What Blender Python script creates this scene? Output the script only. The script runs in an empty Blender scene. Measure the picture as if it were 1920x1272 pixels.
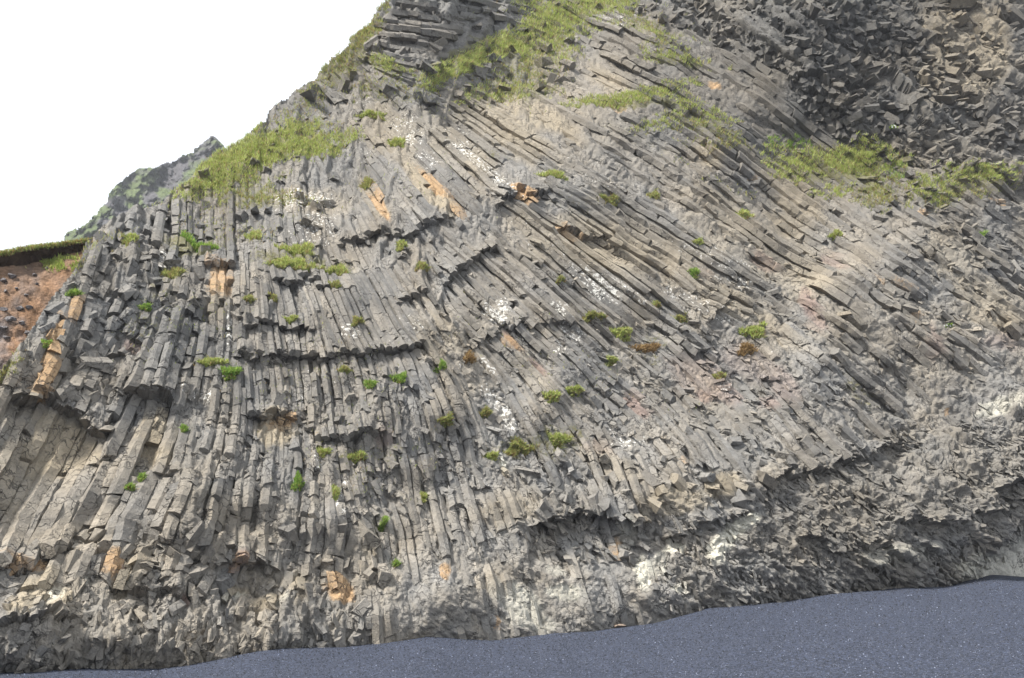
import bpy, math, random
import numpy as np
from mathutils import Vector
from mathutils.bvhtree import BVHTree

random.seed(7)
RNG = np.random.default_rng(7)
SC = bpy.context.scene
C = SC.collection

# ------------------------------------------------------------------ camera, sky, sun, exposure
FPX, CAMH, PITCH = 1500.0, 1.6, math.radians(16.5)      # focal length in photo pixels (1920 wide)
cam = bpy.data.cameras.new("camera")
cam.lens, cam.sensor_width = FPX / 1920 * 36, 36
cam.clip_start, cam.clip_end = 0.1, 5000
camo = bpy.data.objects.new("camera", cam)
C.objects.link(camo)
camo.location = (0, 0, CAMH)
camo.rotation_euler = (math.pi / 2 + PITCH, 0, 0)
SC.camera = camo

SUN_EL, SUN_AZ = math.radians(52), math.radians(-122)   # azimuth from +Y towards +X: behind the viewer's left shoulder
world = bpy.data.worlds.new("World")
SC.world = world
world.use_nodes = True
nt = world.node_tree
nt.nodes.clear()
n_out = nt.nodes.new("ShaderNodeOutputWorld")
n_bg = nt.nodes.new("ShaderNodeBackground")
n_sky = nt.nodes.new("ShaderNodeTexSky")
n_sky.sky_type = 'NISHITA'
n_sky.sun_disc = False
n_sky.sun_elevation = SUN_EL
n_sky.sun_rotation = SUN_AZ
n_sky.dust_density = 4.0
n_bg.inputs[1].default_value = 0.068
# thin bright cloud over the clear sky: noise decides how much blue shows
n_geo = nt.nodes.new("ShaderNodeTexCoord")
n_noi = nt.nodes.new("ShaderNodeTexNoise")
n_noi.inputs["Scale"].default_value = 1.6
n_noi.inputs["Detail"].default_value = 5
n_rmp = nt.nodes.new("ShaderNodeMapRange")
n_rmp.inputs["From Min"].default_value = 0.40
n_rmp.inputs["From Max"].default_value = 0.60
n_rmp.inputs["To Min"].default_value = 0.45
n_rmp.inputs["To Max"].default_value = 1.0
n_mix = nt.nodes.new("ShaderNodeMix")
n_mix.data_type = 'RGBA'
n_mix.inputs["B"].default_value = (10.2, 10.8, 11.6, 1)
L_ = nt.links.new
L_(n_geo.outputs["Generated"], n_noi.inputs["Vector"])
L_(n_noi.outputs["Fac"], n_rmp.inputs["Value"])
L_(n_rmp.outputs["Result"], n_mix.inputs["Factor"])
L_(n_sky.outputs["Color"], n_mix.inputs["A"])
L_(n_mix.outputs["Result"], n_bg.inputs[0])
L_(n_bg.outputs[0], n_out.inputs[0])

sun = bpy.data.lights.new("sun", 'SUN')
sun.energy, sun.angle, sun.color = 4.0, math.radians(9), (1.0, 0.96, 0.90)
suno = bpy.data.objects.new("sun", sun)
C.objects.link(suno)
sd = Vector((math.sin(SUN_AZ) * math.cos(SUN_EL), math.cos(SUN_AZ) * math.cos(SUN_EL), math.sin(SUN_EL)))
suno.rotation_euler = sd.to_track_quat('Z', 'Y').to_euler()

SC.view_settings.view_transform = 'Standard'
SC.view_settings.look = 'None'
SC.view_settings.exposure = 1.13
SC.view_settings.gamma = 1.0
SC.cycles.max_bounces = 6
SC.cycles.diffuse_bounces = 3

# ------------------------------------------------------------------ small numeric helpers
def lin(r, g, b):
    return np.array([((c / 255 + 0.055) / 1.055) ** 2.4 if c > 10 else c / 255 / 12.92 for c in (r, g, b)])

def hash2(i, j, k=0):
    i = np.asarray(i, dtype=np.int64); j = np.asarray(j, dtype=np.int64)
    h = (i * 374761393 + j * 668265263 + k * 2147483647 + 1013904223) & 0xFFFFFFFF
    h = ((h ^ (h >> 13)) * 1274126177) & 0xFFFFFFFF
    h = ((h ^ (h >> 16)) * 2246822519) & 0xFFFFFFFF
    h = h ^ (h >> 15)
    return (h & 0xFFFFFF) / float(0xFFFFFF)

def vnoise(x, y, k=0):
    xi, yi = np.floor(x), np.floor(y)
    fx, fy = x - xi, y - yi
    fx, fy = fx * fx * (3 - 2 * fx), fy * fy * (3 - 2 * fy)
    a, b = hash2(xi, yi, k), hash2(xi + 1, yi, k)
    c, d = hash2(xi, yi + 1, k), hash2(xi + 1, yi + 1, k)
    return (a * (1 - fx) + b * fx) * (1 - fy) + (c * (1 - fx) + d * fx) * fy

def fbm(x, y, k=0, o=4):
    s, a, t = 0.0, 0.5, 0.0
    for q in range(o):
        s = s + a * vnoise(x * 2 ** q + 17.3 * q, y * 2 ** q - 9.1 * q, k + q * 31)
        t += a; a *= 0.5
    return s / t                                           # 0..1, mean .5

def chisel(x, y, c, k=0, steep=1.0, keep=1.0):
    """hewn facets: the highest of the tilted planes that hang on jittered seeds"""
    gx, gy = x / c, y / c
    ix, iy = np.floor(gx), np.floor(gy)
    best = np.full(np.shape(x), -9.0)
    for a in (-1, 0, 1):
        for b in (-1, 0, 1):
            cx, cy = ix + a, iy + b
            sx, sy = cx + hash2(cx, cy, k), cy + hash2(cx, cy, k + 1)
            dx, dy = gx - sx, gy - sy
            h = (hash2(cx, cy, k + 2) - 0.5) * keep + dx * (hash2(cx, cy, k + 3) - 0.5) * 1.6 * steep \
                + dy * (hash2(cx, cy, k + 4) - 0.35) * 1.6 * steep - 1.1 * np.maximum(np.abs(dx), np.abs(dy)) ** 2
            best = np.maximum(best, h)
    return best

def interp(pts, x):
    p = np.array(pts, float)
    return np.interp(x, p[:, 0], p[:, 1])

def idw(pts, u, v, s=60.0):
    num, den = 0.0, 0.0
    for p in pts:
        w = 1.0 / ((u - p[0]) ** 2 + (v - p[1]) ** 2 + s * s) ** 2
        num = num + w * p[2]; den = den + w
    return num / den

def inpoly(poly, u, v):
    u = np.asarray(u, float); v = np.asarray(v, float)
    r = np.zeros(np.broadcast(u, v).shape, bool)
    n = len(poly)
    for i in range(n):
        x0, y0 = poly[i]; x1, y1 = poly[(i + 1) % n]
        if y0 == y1:
            continue
        c = ((y0 > v) != (y1 > v)) & (u < (x1 - x0) * (v - y0) / (y1 - y0) + x0)
        r ^= c
    return r

def blur(a, n):
    for _ in range(2):
        for ax in (0, 1):
            s = np.zeros_like(a)
            for k in range(-n, n + 1):
                s += np.take(a, np.clip(np.arange(a.shape[ax]) + k, 0, a.shape[ax] - 1), axis=ax)
            a = s / (2 * n + 1)
    return a

def ell(lst, u, v, k=0, rough=0.5):
    """soft blotches: the strongest of a list of (u, v, ru, rv, degrees, strength), with ragged edges"""
    out = np.zeros(np.shape(u))
    nz = (fbm(u / 34, v / 34, 500 + k, 4) - 0.5) * 2.2 * rough
    for (cu, cv, ru, rv, ang, st) in lst:
        a = math.radians(ang); du, dv = u - cu, v - cv
        x = (du * math.cos(a) + dv * math.sin(a)) / ru
        y = (-du * math.sin(a) + dv * math.cos(a)) / rv
        out = np.maximum(out, st * np.clip((1.25 - np.sqrt(x * x + y * y) + nz) / 0.5, 0, 1))
    return out

# ------------------------------------------------------------------ the lie of the land
SP, CP = math.sin(PITCH), math.cos(PITCH)
def ray(u, v):
    a, b = (u - 960) / FPX, (v - 636) / FPX
    dy = CP + b * SP
    return a / dy, (SP - b * CP) / dy                      # x and z per metre of depth

BASE = [(-420, 1290), (0, 1259), (150, 1251), (300, 1252), (400, 1236), (500, 1214), (640, 1210), (720, 1203), (800, 1192),
        (880, 1197), (930, 1199), (1040, 1184), (1120, 1181), (1230, 1166), (1330, 1136), (1480, 1125), (1560, 1110), (1700, 1098),
        (1770, 1098), (1800, 1093), (1860, 1083), (1920, 1086), (2450, 1082)]
YB = [(-420, 14.5), (0, 17.5), (500, 20.5), (1000, 24), (1500, 29), (1900, 34), (2450, 42)]
LEAN = [(0, 1200, .10), (100, 900, .30), (400, 1100, .22), (300, 600, .42), (400, 350, .60), (600, 200, .62), (750, 40, .5), (700, 700, .40),
        (1000, 1100, .25), (1000, 800, .48), (1000, 400, .50), (1000, 100, .62), (1300, 600, .52), (1300, 200, .55), (1500, 350, .62),
        (1400, 1050, .12), (1700, 1000, .02), (1700, 700, .40), (1850, 500, .46), (1600, 100, .42), (1850, 100, .40), (1900, 1050, .0)]
BUMPS = [(1710, 1050, 210, 90, 1.5), (200, 1200, 420, 60, .75), (1000, 1150, 300, 60, .4), (1600, 130, 120, 60, -1.5), (1560, 20, 200, 45, .9), (1790, 190, 60, 70, -.8), (90, 900, 100, 110, -.5),
         (360, 960, 60, 150, .45), (1180, 930, 45, 45, .5), (1090, 1020, 100, 35, -.5), (1690, 860, 60, 35, -.8), (270, 720, 70, 40, .5),
         (1170, 870, 60, 80, .3), (700, 960, 60, 60, .3), (1000, 360, 60, 25, .4), (230, 520, 70, 40, .45), (1330, 990, 90, 40, -.3)]
UNDERCUT = [(1795, 1100), (1838, 1060), (1882, 1030), (1926, 1002), (2450, 800), (2450, 1150), (1780, 1150)]

def depth(u, v):
    u = np.asarray(u, float); v = np.asarray(v, float)
    ex, ez = ray(u, v)
    yb, vb = interp(YB, u), interp(BASE, u)
    zb = CAMH + ray(u, vb)[1] * yb
    L = idw(LEAN, u, v, 120)
    y = (yb + L * (CAMH - zb)) / (1 - L * ez)
    for (cu, cv, su, sv, a) in BUMPS:
        y = y - a * np.exp(-((u - cu) / su) ** 2 / 2 - ((v - cv) / sv) ** 2 / 2)
    y = y - 1.1 * (fbm(u / 190, v / 190, 3, 3) - .5) - .55 * (fbm(u / 70, v / 70, 9, 3) - .5)
    return y

def point(u, v, y):
    ex, ez = ray(u, v)
    return np.stack([ex * y, y + 0 * ex, CAMH + ez * y], -1)

# lookup grid of the smooth rock face: points, normals and the fields that steer the columns
U0, V0, GS, NU, NV = -430, -290, 8.0, 361, 216
gu, gv = np.meshgrid(U0 + GS * np.arange(NU), V0 + GS * np.arange(NV))
gy = depth(gu, gv)
gy = gy + 2.2 * blur(inpoly(UNDERCUT, gu, gv).astype(float), 1)
GP = point(gu, gv, gy)
_du = np.gradient(GP, axis=1); _dv = np.gradient(GP, axis=0)
GN = np.cross(_dv, _du)
GN = np.stack([blur(GN[..., i] / np.linalg.norm(GN, axis=-1), 2) for i in range(3)], -1)
GN /= np.linalg.norm(GN, axis=-1, keepdims=True)
if GN[100, 180, 1] > 0:
    GN = -GN

FLOW = [(100, 650, 113), (50, 900, 119), (140, 960, 118), (250, 900, 114), (400, 900, 107), (300, 1050, 108), (60, 1060, 116), (500, 950, 96), (420, 570, 92),
        (300, 620, 108), (200, 520, 110), (250, 450, 100), (400, 420, 90), (560, 620, 87), (560, 760, 86), (520, 370, 88), (640, 600, 68), (600, 545, 68), (700, 560, 62), (800, 580, 58), (900, 600, 47), (1000, 640, 45),
        (1100, 520, 41), (1250, 520, 38), (1200, 450, 30), (1350, 470, 31), (1000, 430, 40), (820, 340, 47), (720, 380, 57), (640, 420, 70), (640, 300, 60), (900, 250, 36), (1000, 200, 27), (1180, 140, 25), (1100, 300, 30),
        (780, 60, 8), (860, 90, 8), (640, 180, 40), (720, 300, 52), (1300, 300, 33), (1400, 380, 39), (1500, 250, 37), (1500, 520, 28), (1700, 560, 36), (1850, 500, 35), (1600, 700, 40), (1800, 700, 38),
        (1420, 720, 50), (1350, 660, 36), (1200, 720, 38), (1100, 720, 45), (950, 760, 61), (860, 800, 74), (700, 800, 85), (720, 940, 77), (800, 920, 80), (900, 950, 74), (980, 900, 65),
        (1020, 980, 70), (1150, 920, 72), (1300, 850, 55), (1600, 800, 48), (1500, 850, 55), (1700, 950, 42), (600, 1050, 95), (450, 1150, 100), (900, 1100, 80), (1200, 1100, 75)]
SEP = [(60, 900, 34), (200, 950, 32), (380, 960, 28), (100, 650, 27), (300, 600, 25), (560, 650, 16), (560, 780, 17), (420, 560, 19), (700, 580, 17), (850, 560, 18), (1000, 640, 18), (1100, 500, 18), (1220, 430, 22),
       (1450, 400, 25), (1550, 540, 26), (1000, 220, 19), (800, 300, 20), (1180, 140, 21), (780, 60, 21), (860, 40, 21), (1700, 650, 26), (1250, 700, 22), (800, 950, 21), (1000, 900, 22), (1500, 800, 26), (300, 1080, 34), (1300, 300, 22),
       (600, 1000, 26), (520, 360, 18)]
JOINT = [(60, 900, 7), (250, 950, 3.2), (300, 600, 1.8), (200, 480, 1.5), (220, 680, 2.), (330, 500, 1.8), (470, 400, 2.5), (560, 640, 5), (700, 580, 7), (900, 600, 8), (1100, 500, 11), (1250, 440, 9), (1250, 700, 2.6), (1400, 650, 2.6), (1100, 700, 3), (1550, 500, 4), (1650, 650, 4),
         (1000, 220, 5), (800, 320, 7), (1150, 150, 3.5), (780, 60, 4), (1300, 300, 4), (800, 930, 5), (600, 800, 3), (300, 1080, 1.5), (500, 1050, 1.6), (1150, 920, 5), (640, 200, 2), (950, 130, 2.5)]
RELIEF = [(60, 900, .9), (250, 950, .8), (300, 1080, .7), (420, 570, .8), (300, 600, .6), (560, 650, .62), (560, 800, .5), (700, 600, .5), (900, 620, .42), (1100, 520, .5), (1250, 430, .75), (1450, 430, .7), (1550, 530, .62), (1700, 560, .55), (1850, 600, .45), (1700, 720, .42), (1500, 760, .45), (1300, 740, .5), (1100, 740, .5), (900, 780, .42), (800, 950, .35), (650, 960, .4), (980, 920, .25), (1150, 900, .3), (1000, 220, .5), (820, 330, .5), (1180, 140, .75), (780, 60, .7), (640, 200, .3), (480, 330, .35), (1400, 250, .65), (1600, 420, .6), (1800, 450, .5), (1000, 130, .3), (780, 1060, .25), (900, 1100, .2), (1000, 1080, .2), (1150, 1080, .2), (600, 1080, .3), (450, 1000, .6)]
CLEAN = [(1120, 500, 170, 70, 36, 1.), (1000, 560, 130, 60, 45, .9), (1260, 440, 150, 50, 32, .9), (900, 520, 60, 60, 50, .7), (600, 620, 150, 40, 0, .9), (620, 560, 120, 36, 10, .9), (560, 715, 90, 40, 0, .8), (740, 590, 90, 60, 60, .8), (80, 900, 120, 110, 0, 1.), (400, 640, 40, 90, 0, .7), (930, 250, 130, 40, 32, .7), (850, 310, 70, 50, 42, .7), (980, 690, 70, 40, 45, .7), (1440, 420, 130, 40, 33, .7), (1180, 150, 60, 26, 25, .6), (780, 60, 80, 40, 8, .6), (300, 870, 60, 100, 20, .6), (700, 900, 60, 120, 80, .5), (830, 920, 90, 80, 0, .5)]
RUBBLE = [(1130, -290), (1180, 20), (1330, 75), (1470, 150), (1500, 215), (1560, 250), (1640, 285), (1720, 330), (1800, 340), (1930, 330), (2450, 330), (2450, -290)]
CRINKLE = [(1210, 960), (1330, 985), (1450, 900), (1530, 880), (1620, 850), (1700, 800), (1800, 800), (1870, 720), (2450, 640), (2450, 1150), (1740, 1150), (1450, 1150), (1250, 1150), (1230, 1060)]
SMOOTH = [(690, 1080), (800, 1040), (990, 1040), (1230, 1010), (1270, 1220), (680, 1240)]
SPLINT = [(-430, 1125), (0, 1110), (200, 1090), (420, 1080), (560, 1110), (690, 1120), (690, 1240), (300, 1300), (-430, 1330)]
RIDGE = [(160, 452), (185, 425), (215, 402), (240, 388), (275, 380), (305, 374), (318, 360), (345, 335), (372, 308), (400, 290), (440, 268), (480, 240), (497, 222), (505, 197), (520, 183), (555, 165),
         (585, 140), (620, 112), (650, 85), (680, 50), (700, 25), (722, 5), (735, -15)]
CLIFF = [(-430, 1010), (-100, 800), (0, 692), (35, 645), (60, 610), (95, 560), (125, 520), (150, 480)] + RIDGE + [(770, -70), (840, -170), (930, -290), (2450, -290), (2450, 1450), (-430, 1450)]

_m_rub = blur(inpoly(RUBBLE, gu, gv).astype(float), 4)
_m_cri = blur(inpoly(CRINKLE, gu, gv).astype(float), 3) * (1 - blur(inpoly(UNDERCUT, gu, gv).astype(float), 1))
_m_smo = blur(inpoly(SMOOTH, gu, gv).astype(float), 4)
_m_spl = blur(inpoly(SPLINT, gu, gv).astype(float), 4)
_m_und = blur(inpoly(UNDERCUT, gu, gv).astype(float), 1)
_th = [(p[0], p[1], math.radians(p[2])) for p in FLOW]
FIELDS = {
    'c2': idw([(a, b, math.cos(2 * t)) for a, b, t in _th], gu, gv, 45), 's2': idw([(a, b, math.sin(2 * t)) for a, b, t in _th], gu, gv, 45),
    'sep': idw(SEP, gu, gv, 70) * .70, 'joint': idw(JOINT, gu, gv, 60) * .72, 'rel': np.clip(idw(RELIEF, gu, gv, 60) + .22 * ell(CLEAN, gu, gv, 9, .3), 0, .95), 'clean': ell(CLEAN, gu, gv, 9, .3), 'rub': _m_rub, 'cri': _m_cri, 'smo': _m_smo, 'spl': _m_spl, 'und': _m_und,
    'px': GP[..., 0], 'py': GP[..., 1], 'pz': GP[..., 2], 'nx': GN[..., 0], 'ny': GN[..., 1], 'nz': GN[..., 2]}
FNAMES = list(FIELDS)
FIDX = {n: i for i, n in enumerate(FNAMES)}
FA = np.stack([FIELDS[n] for n in FNAMES], -1)

def look(u, v):
    """all fields at once, bilinear; u and v arrays"""
    x = np.clip((np.asarray(u, float) - U0) / GS, 0, NU - 1.001); y = np.clip((np.asarray(v, float) - V0) / GS, 0, NV - 1.001)
    i, j = x.astype(int), y.astype(int)
    fx, fy = (x - i)[..., None], (y - j)[..., None]
    return (FA[j, i] * (1 - fx) + FA[j, i + 1] * fx) * (1 - fy) + (FA[j + 1, i] * (1 - fx) + FA[j + 1, i + 1] * fx) * fy

def field(u, v, name):
    return look(u, v)[..., FIDX[name]]
IPX, INX = FIDX['px'], FIDX['nx']

# ledges where rows of columns have snapped off: polyline, overhang (m), reach above, reach below (photo pixels)
LEDGES = [
    ([(445, 668), (520, 663), (600, 668), (680, 662), (760, 650), (792, 640)], .32, 45, 60),
    ([(455, 612), (520, 600), (560, 612), (595, 628)], .22, 30, 40),
    ([(465, 776), (515, 770), (556, 777)], .38, 30, 45),
    ([(635, 458), (700, 437), (770, 441), (842, 405)], .30, 30, 40),
    ([(835, 524), (885, 492), (935, 458)], .40, 50, 60),
    ([(935, 385), (960, 362), (990, 350), (1030, 362)], .42, 40, 50),
    ([(590, 815), (650, 822), (725, 800)], .28, 30, 40),
    ([(745, 572), (800, 540)], .28, 40, 40),
    ([(20, 752), (75, 745), (120, 770), (175, 805), (200, 815)], .5, 60, 120),
    ([(200, 800), (245, 742), (300, 738), (330, 760)], .5, 60, 90),
    ([(-40, 1085), (60, 1060), (150, 1022), (200, 1030)], .3, 40, 40),
    ([(210, 1100), (280, 1112), (345, 1118)], .3, 70, 40),
    ([(360, 1050), (440, 1058), (520, 1060)], .25, 40, 40),
    ([(995, 985), (1020, 972), (1070, 968), (1130, 966), (1200, 960)], .6, 40, 70),
    ([(1435, 915), (1480, 890), (1510, 876), (1540, 884), (1580, 858), (1620, 856), (1690, 832)], .45, 40, 50),
    ([(1330, 612), (1352, 575), (1372, 545)], .25, 40, 50),
    ([(1045, 432), (1100, 440), (1160, 465)], .35, 40, 60),
    ([(380, 500), (440, 505)], .3, 25, 60), ([(515, 520), (575, 520), (610, 530)], .25, 25, 60),
    ([(1080, 610), (950, 605), (890, 655)][::-1], .2, 30, 60),
    ([(1480, 140), (1560, 160), (1640, 150), (1700, 175)], .5, 60, 50),
    ([(1500, 165), (1550, 195), (1590, 205)], .6, 50, 40),
    ([(1640, 200), (1700, 212), (1720, 205)], .5, 50, 40),
    ([(1730, 85), (1760, 92), (1790, 130), (1840, 145)], .4, 40, 40),
    ([(1650, 980), (1740, 990), (1850, 960), (1930, 935)], .35, 40, 40),
    ([(1500, 1015), (1570, 1030), (1640, 1020), (1700, 1050)], .3, 40, 40),
    ([(1240, 1010), (1300, 985), (1400, 965)], .3, 30, 30),
    ([(1860, 920), (1900, 900), (1960, 905)], .6, 50, 40),
    ([(680, 28), (760, 22), (850, 30), (920, 32)], .15, 20, 20), ([(700, 62), (800, 70), (870, 62)], .25, 25, 30),
    ([(0, 1178), (60, 1150), (140, 1160)], .3, 30, 30),
]
LEDGES = [(np.array(a, float), b, c, d) for a, b, c, d in LEDGES]

def ledge_dv(u, v, L):
    p = L[0]
    lv = np.interp(u, p[:, 0], p[:, 1]) + 7 * (vnoise(np.floor(u / 17.0), u * 0, 77) - .5) * 2 + 26 * (fbm(u / 45, u * 0 + p[0, 1] / 7, 78, 3) - .5)
    inside = np.clip((np.minimum(u - p[0, 0], p[-1, 0] - u) + 6) / 12, 0, 1)
    return v - lv, inside

def ledge(u, v):
    u = np.asarray(u, float); v = np.asarray(v, float)
    o = np.zeros(np.broadcast(u, v).shape)
    for L in LEDGES:
        dv, ins = ledge_dv(u, v, L)
        up = L[1] * .6 * np.exp(np.minimum(dv, 0) / L[2])
        dn = -L[1] * .6 * np.exp(-np.maximum(dv, 0) / L[3])
        o = o + ins * np.where(dv < 0, up, dn)
    return o

# ------------------------------------------------------------------ what the stone is coloured with
TAN = [(800, 350, 20, 60, -40, .9), (1100, 460, 90, 26, 30, .6), (1150, 455, 110, 30, 28, .7), (1020, 440, 80, 28, 38, .45), (940, 240, 110, 35, 32, .6), (1010, 215, 90, 25, 25, .7), (1150, 160, 55, 22, 30, .55),
       (740, 250, 60, 45, 45, .5), (860, 280, 90, 35, 38, .4), (700, 370, 40, 14, 60, .7), (90, 840, 65, 50, -60, .8), (130, 850, 60, 45, -60, .8), (290, 810, 26, 55, 20, .9), (30, 880, 70, 60, -60, .4),
       (515, 800, 35, 28, 0, .9), (970, 950, 40, 60, 60, .3), (1260, 940, 60, 30, -10, .7), (1360, 910, 40, 22, -20, .9), (1160, 880, 60, 20, 30, .3), (1800, 60, 60, 60, 0, .5), (1830, 110, 50, 80, 10, .55), (1760, 120, 30, 80, 20, .4),
       (1500, 385, 60, 25, 35, .6), (1450, 330, 90, 24, 38, .5), (1330, 290, 30, 18, 40, .7), (1520, 520, 60, 18, 30, .6), (1470, 420, 50, 20, 35, .5), (1850, 560, 70, 40, 35, .5), (1780, 480, 70, 40, 35, .4),
       (1450, 620, 70, 20, 36, .4), (1380, 570, 60, 18, 34, .5), (1000, 700, 60, 18, 45, .3), (860, 640, 60, 18, 55, .35), (1870, 590, 50, 26, 20, .5), (250, 1060, 60, 26, -60, .3), (440, 1110, 26, 16, 0, .9), (500, 1130, 40, 16, -20, .7),
       (60, 1110, 50, 26, -50, .9), (550, 370, 50, 20, 0, .5), (945, 880, 9, 22, -20, .9), (1780, 300, 120, 60, 20, .25), (410, 560, 16, 60, 0, .4), (1600, 610, 40, 14, 34, .3), (110, 1120, 30, 16, -30, .8),
       (240, 1080, 40, 18, -60, .6), (560, 1100, 20, 30, 0, .6), (700, 1010, 20, 40, 10, .5), (1420, 450, 160, 60, 33, .35), (1240, 480, 160, 40, 33, .35), (800, 640, 60, 20, 60, .4), (600, 380, 70, 26, 0, .35)]
OCHRE = [(812, 345, 12, 38, -42, 1.), (712, 385, 9, 46, -28, .9), (985, 362, 30, 9, 20, 1.), (1075, 436, 34, 8, 22, .7), (415, 520, 22, 34, 0, .85), (100, 640, 14, 60, 28, 1.), (88, 700, 12, 40, 22, .9), (140, 585, 10, 34, 30, .8), (515, 788, 30, 14, 0, .6),
         (548, 780, 8, 16, 0, .8), (960, 640, 26, 9, 45, .8), (1340, 160, 16, 8, 30, .9), (1160, 200, 20, 7, 12, .7), (210, 1065, 18, 22, 20, .8), (70, 1060, 16, 12, -20, .8), (640, 1105, 24, 26, 0, .95), (835, 1075, 13, 20, 0, .8), (933, 1165, 6, 12, 0, .7), (1158, 1025, 7, 24, 5, .7),
         (1410, 395 - 60, 10, 5, 0, .5), (1650, 520, 26, 10, 40, .4), (1690, 530, 30, 10, 40, .4), (1720, 590, 10, 12, 0, .6), (1730, 400, 14, 16, 30, .6), (850, 375, 8, 40, -35, .6), (20, 1060, 30, 10, 10, .6), (1870, 380, 14, 8, 30, .5), (70, 742, 20, 8, 0, .7),
         (395, 490, 20, 12, 0, .5), (1545, 25, 10, 8, 0, .4), (450, 1055, 18, 10, 0, .5), (1280, 860, 14, 8, 0, .4), (1775, 770, 5, 5, 0, .7)]
PINK = [(958, 632, 20, 8, 45, 1.), (1010, 685, 20, 8, 45, .9), (1195, 760, 14, 24, -35, .8), (1320, 740, 16, 12, 0, .7), (1440, 755, 18, 14, 0, .6), (1360, 735, 30, 20, 20, .5), (1520, 575, 14, 22, -20, .8), (1535, 605, 20, 14, 40, .6), (1510, 560, 10, 18, 0, .6), (250, 650, 18, 14, 0, .6),
        (1330, 560 - 50, 20, 9, 30, .3), (215, 1070, 14, 14, 0, .7), (350, 1125, 8, 8, 0, .9), (445, 1055, 10, 10, 0, .8), (1440, 490, 30, 12, 30, .5), (1560, 490, 26, 12, 30, .5), (1750, 640, 14, 34, 0, .5), (1880, 640, 40, 20, 0, .35), (720, 820, 14, 20, 0, .4), (1310, 700, 60, 40, 20, .35), (1400, 680, 60, 30, 30, .3), (1470, 720, 40, 25, 40, .4), (1120, 840, 30, 16, 0, .3), (1060, 820, 26, 12, 0, .3)]
WHITE = [(975, 1130, 60, 32, 40, .55), (1000, 1165, 50, 20, 10, .4), (1205, 1075, 14, 34, -8, 1.), (1235, 1060, 14, 20, 0, .4), (1370, 1005, 46, 14, -45, 1.), (1345, 1030, 14, 30, 15, .9), (1265, 1030, 24, 9, -20, .9), (1400, 975, 20, 10, -30, .9), (1055, 1110, 30, 14, 0, .6),
         (1270, 1105, 16, 8, 0, .7), (1870, 1060, 80, 30, -20, .8), (1860, 770, 24, 14, 0, .6), (1900, 760, 14, 20, 0, .4), (1180, 1000, 20, 30, 0, .3), (1040, 1065, 20, 14, 0, .4), (100, 1120, 26, 12, -30, .6), (440, 1115, 20, 9, 0, .6), (530, 1125, 14, 10, 0, .4), (945, 870, 8, 12, 0, .9), (160, 1085, 12, 10, 0, .6), (1680, 1040, 70, 18, -10, .3)]
LICHEN = [(1120, 530, 75, 20, 38, .9), (1090, 515, 30, 14, 38, .9), (1180, 545, 60, 14, 38, .6), (1050, 570, 24, 16, 45, .8), (930, 590, 34, 20, 50, 1.), (945, 570, 26, 10, 50, .9), (1075, 620, 26, 14, 45, .8), (1050, 655, 22, 12, 40, .7), (918, 680, 12, 30, -30, .9), (920, 740, 14, 36, -28, .9), (955, 785, 14, 34, -20, 1.), (940, 860, 8, 16, 0, .9),
          (1340, 500, 90, 24, 30, .6), (1310, 570, 80, 12, 28, .6), (1370, 480, 50, 10, 30, .6), (1270, 555, 40, 10, 30, .7), (900, 310, 80, 14, 38, .9), (920, 330, 40, 12, 38, .9), (870, 270, 60, 20, 40, .5), (800, 290, 50, 20, 42, .6), (830, 260, 50, 14, 38, .4), (760, 240, 40, 30, 45, .6), (690, 200, 40, 20, 30, .5), (690, 290, 20, 20, 50, .5), (610, 270, 14, 8, 0, .5),
          (560, 375, 60, 18, 0, .85), (580, 435, 50, 26, 0, .7), (600, 410, 40, 16, 0, .6), (520, 380, 12, 26, 0, .7), (305, 490, 7, 26, 10, .9), (430, 610, 7, 34, 4, .9), (360, 600, 30, 16, 0, .5), (350, 635, 30, 10, 0, .6), (390, 745, 8, 20, 0, .9), (340, 735, 30, 18, 0, .6), (655, 620, 18, 24, 0, .8), (700, 640, 50, 20, 20, .4), (770, 610, 40, 16, 40, .6),
          (1150, 40, 50, 14, 25, .6), (1180, 30, 20, 8, 20, .6), (880, 95, 30, 8, 0, .4), (1140, 210, 30, 9, 25, .4), (1000, 440, 60, 30, 40, .35), (830, 440, 20, 16, 0, .4), (640, 930, 14, 60, 8, .7), (590, 900, 20, 40, 0, .4), (880, 870, 20, 20, 0, .4), (900, 905, 14, 8, 0, .6), (1180, 825, 40, 12, 0, .7), (1360, 725, 18, 10, 45, .7), (1150, 820, 30, 14, 0, .5), (690, 660, 14, 14, 0, .4), (640, 720, 20, 10, 0, .3), (860, 680, 20, 20, 0, .4), (1130, 340, 50, 12, 30, .6), (1090, 300, 60, 14, 30, .35),
          (550, 745, 20, 12, 0, .5), (240, 560, 20, 20, 0, .25), (490, 580, 30, 20, 0, .25), (1430, 660, 20, 8, 0, .3), (560, 690, 40, 10, 0, .2), (1760, 240, 20, 10, 0, .4)]
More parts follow.
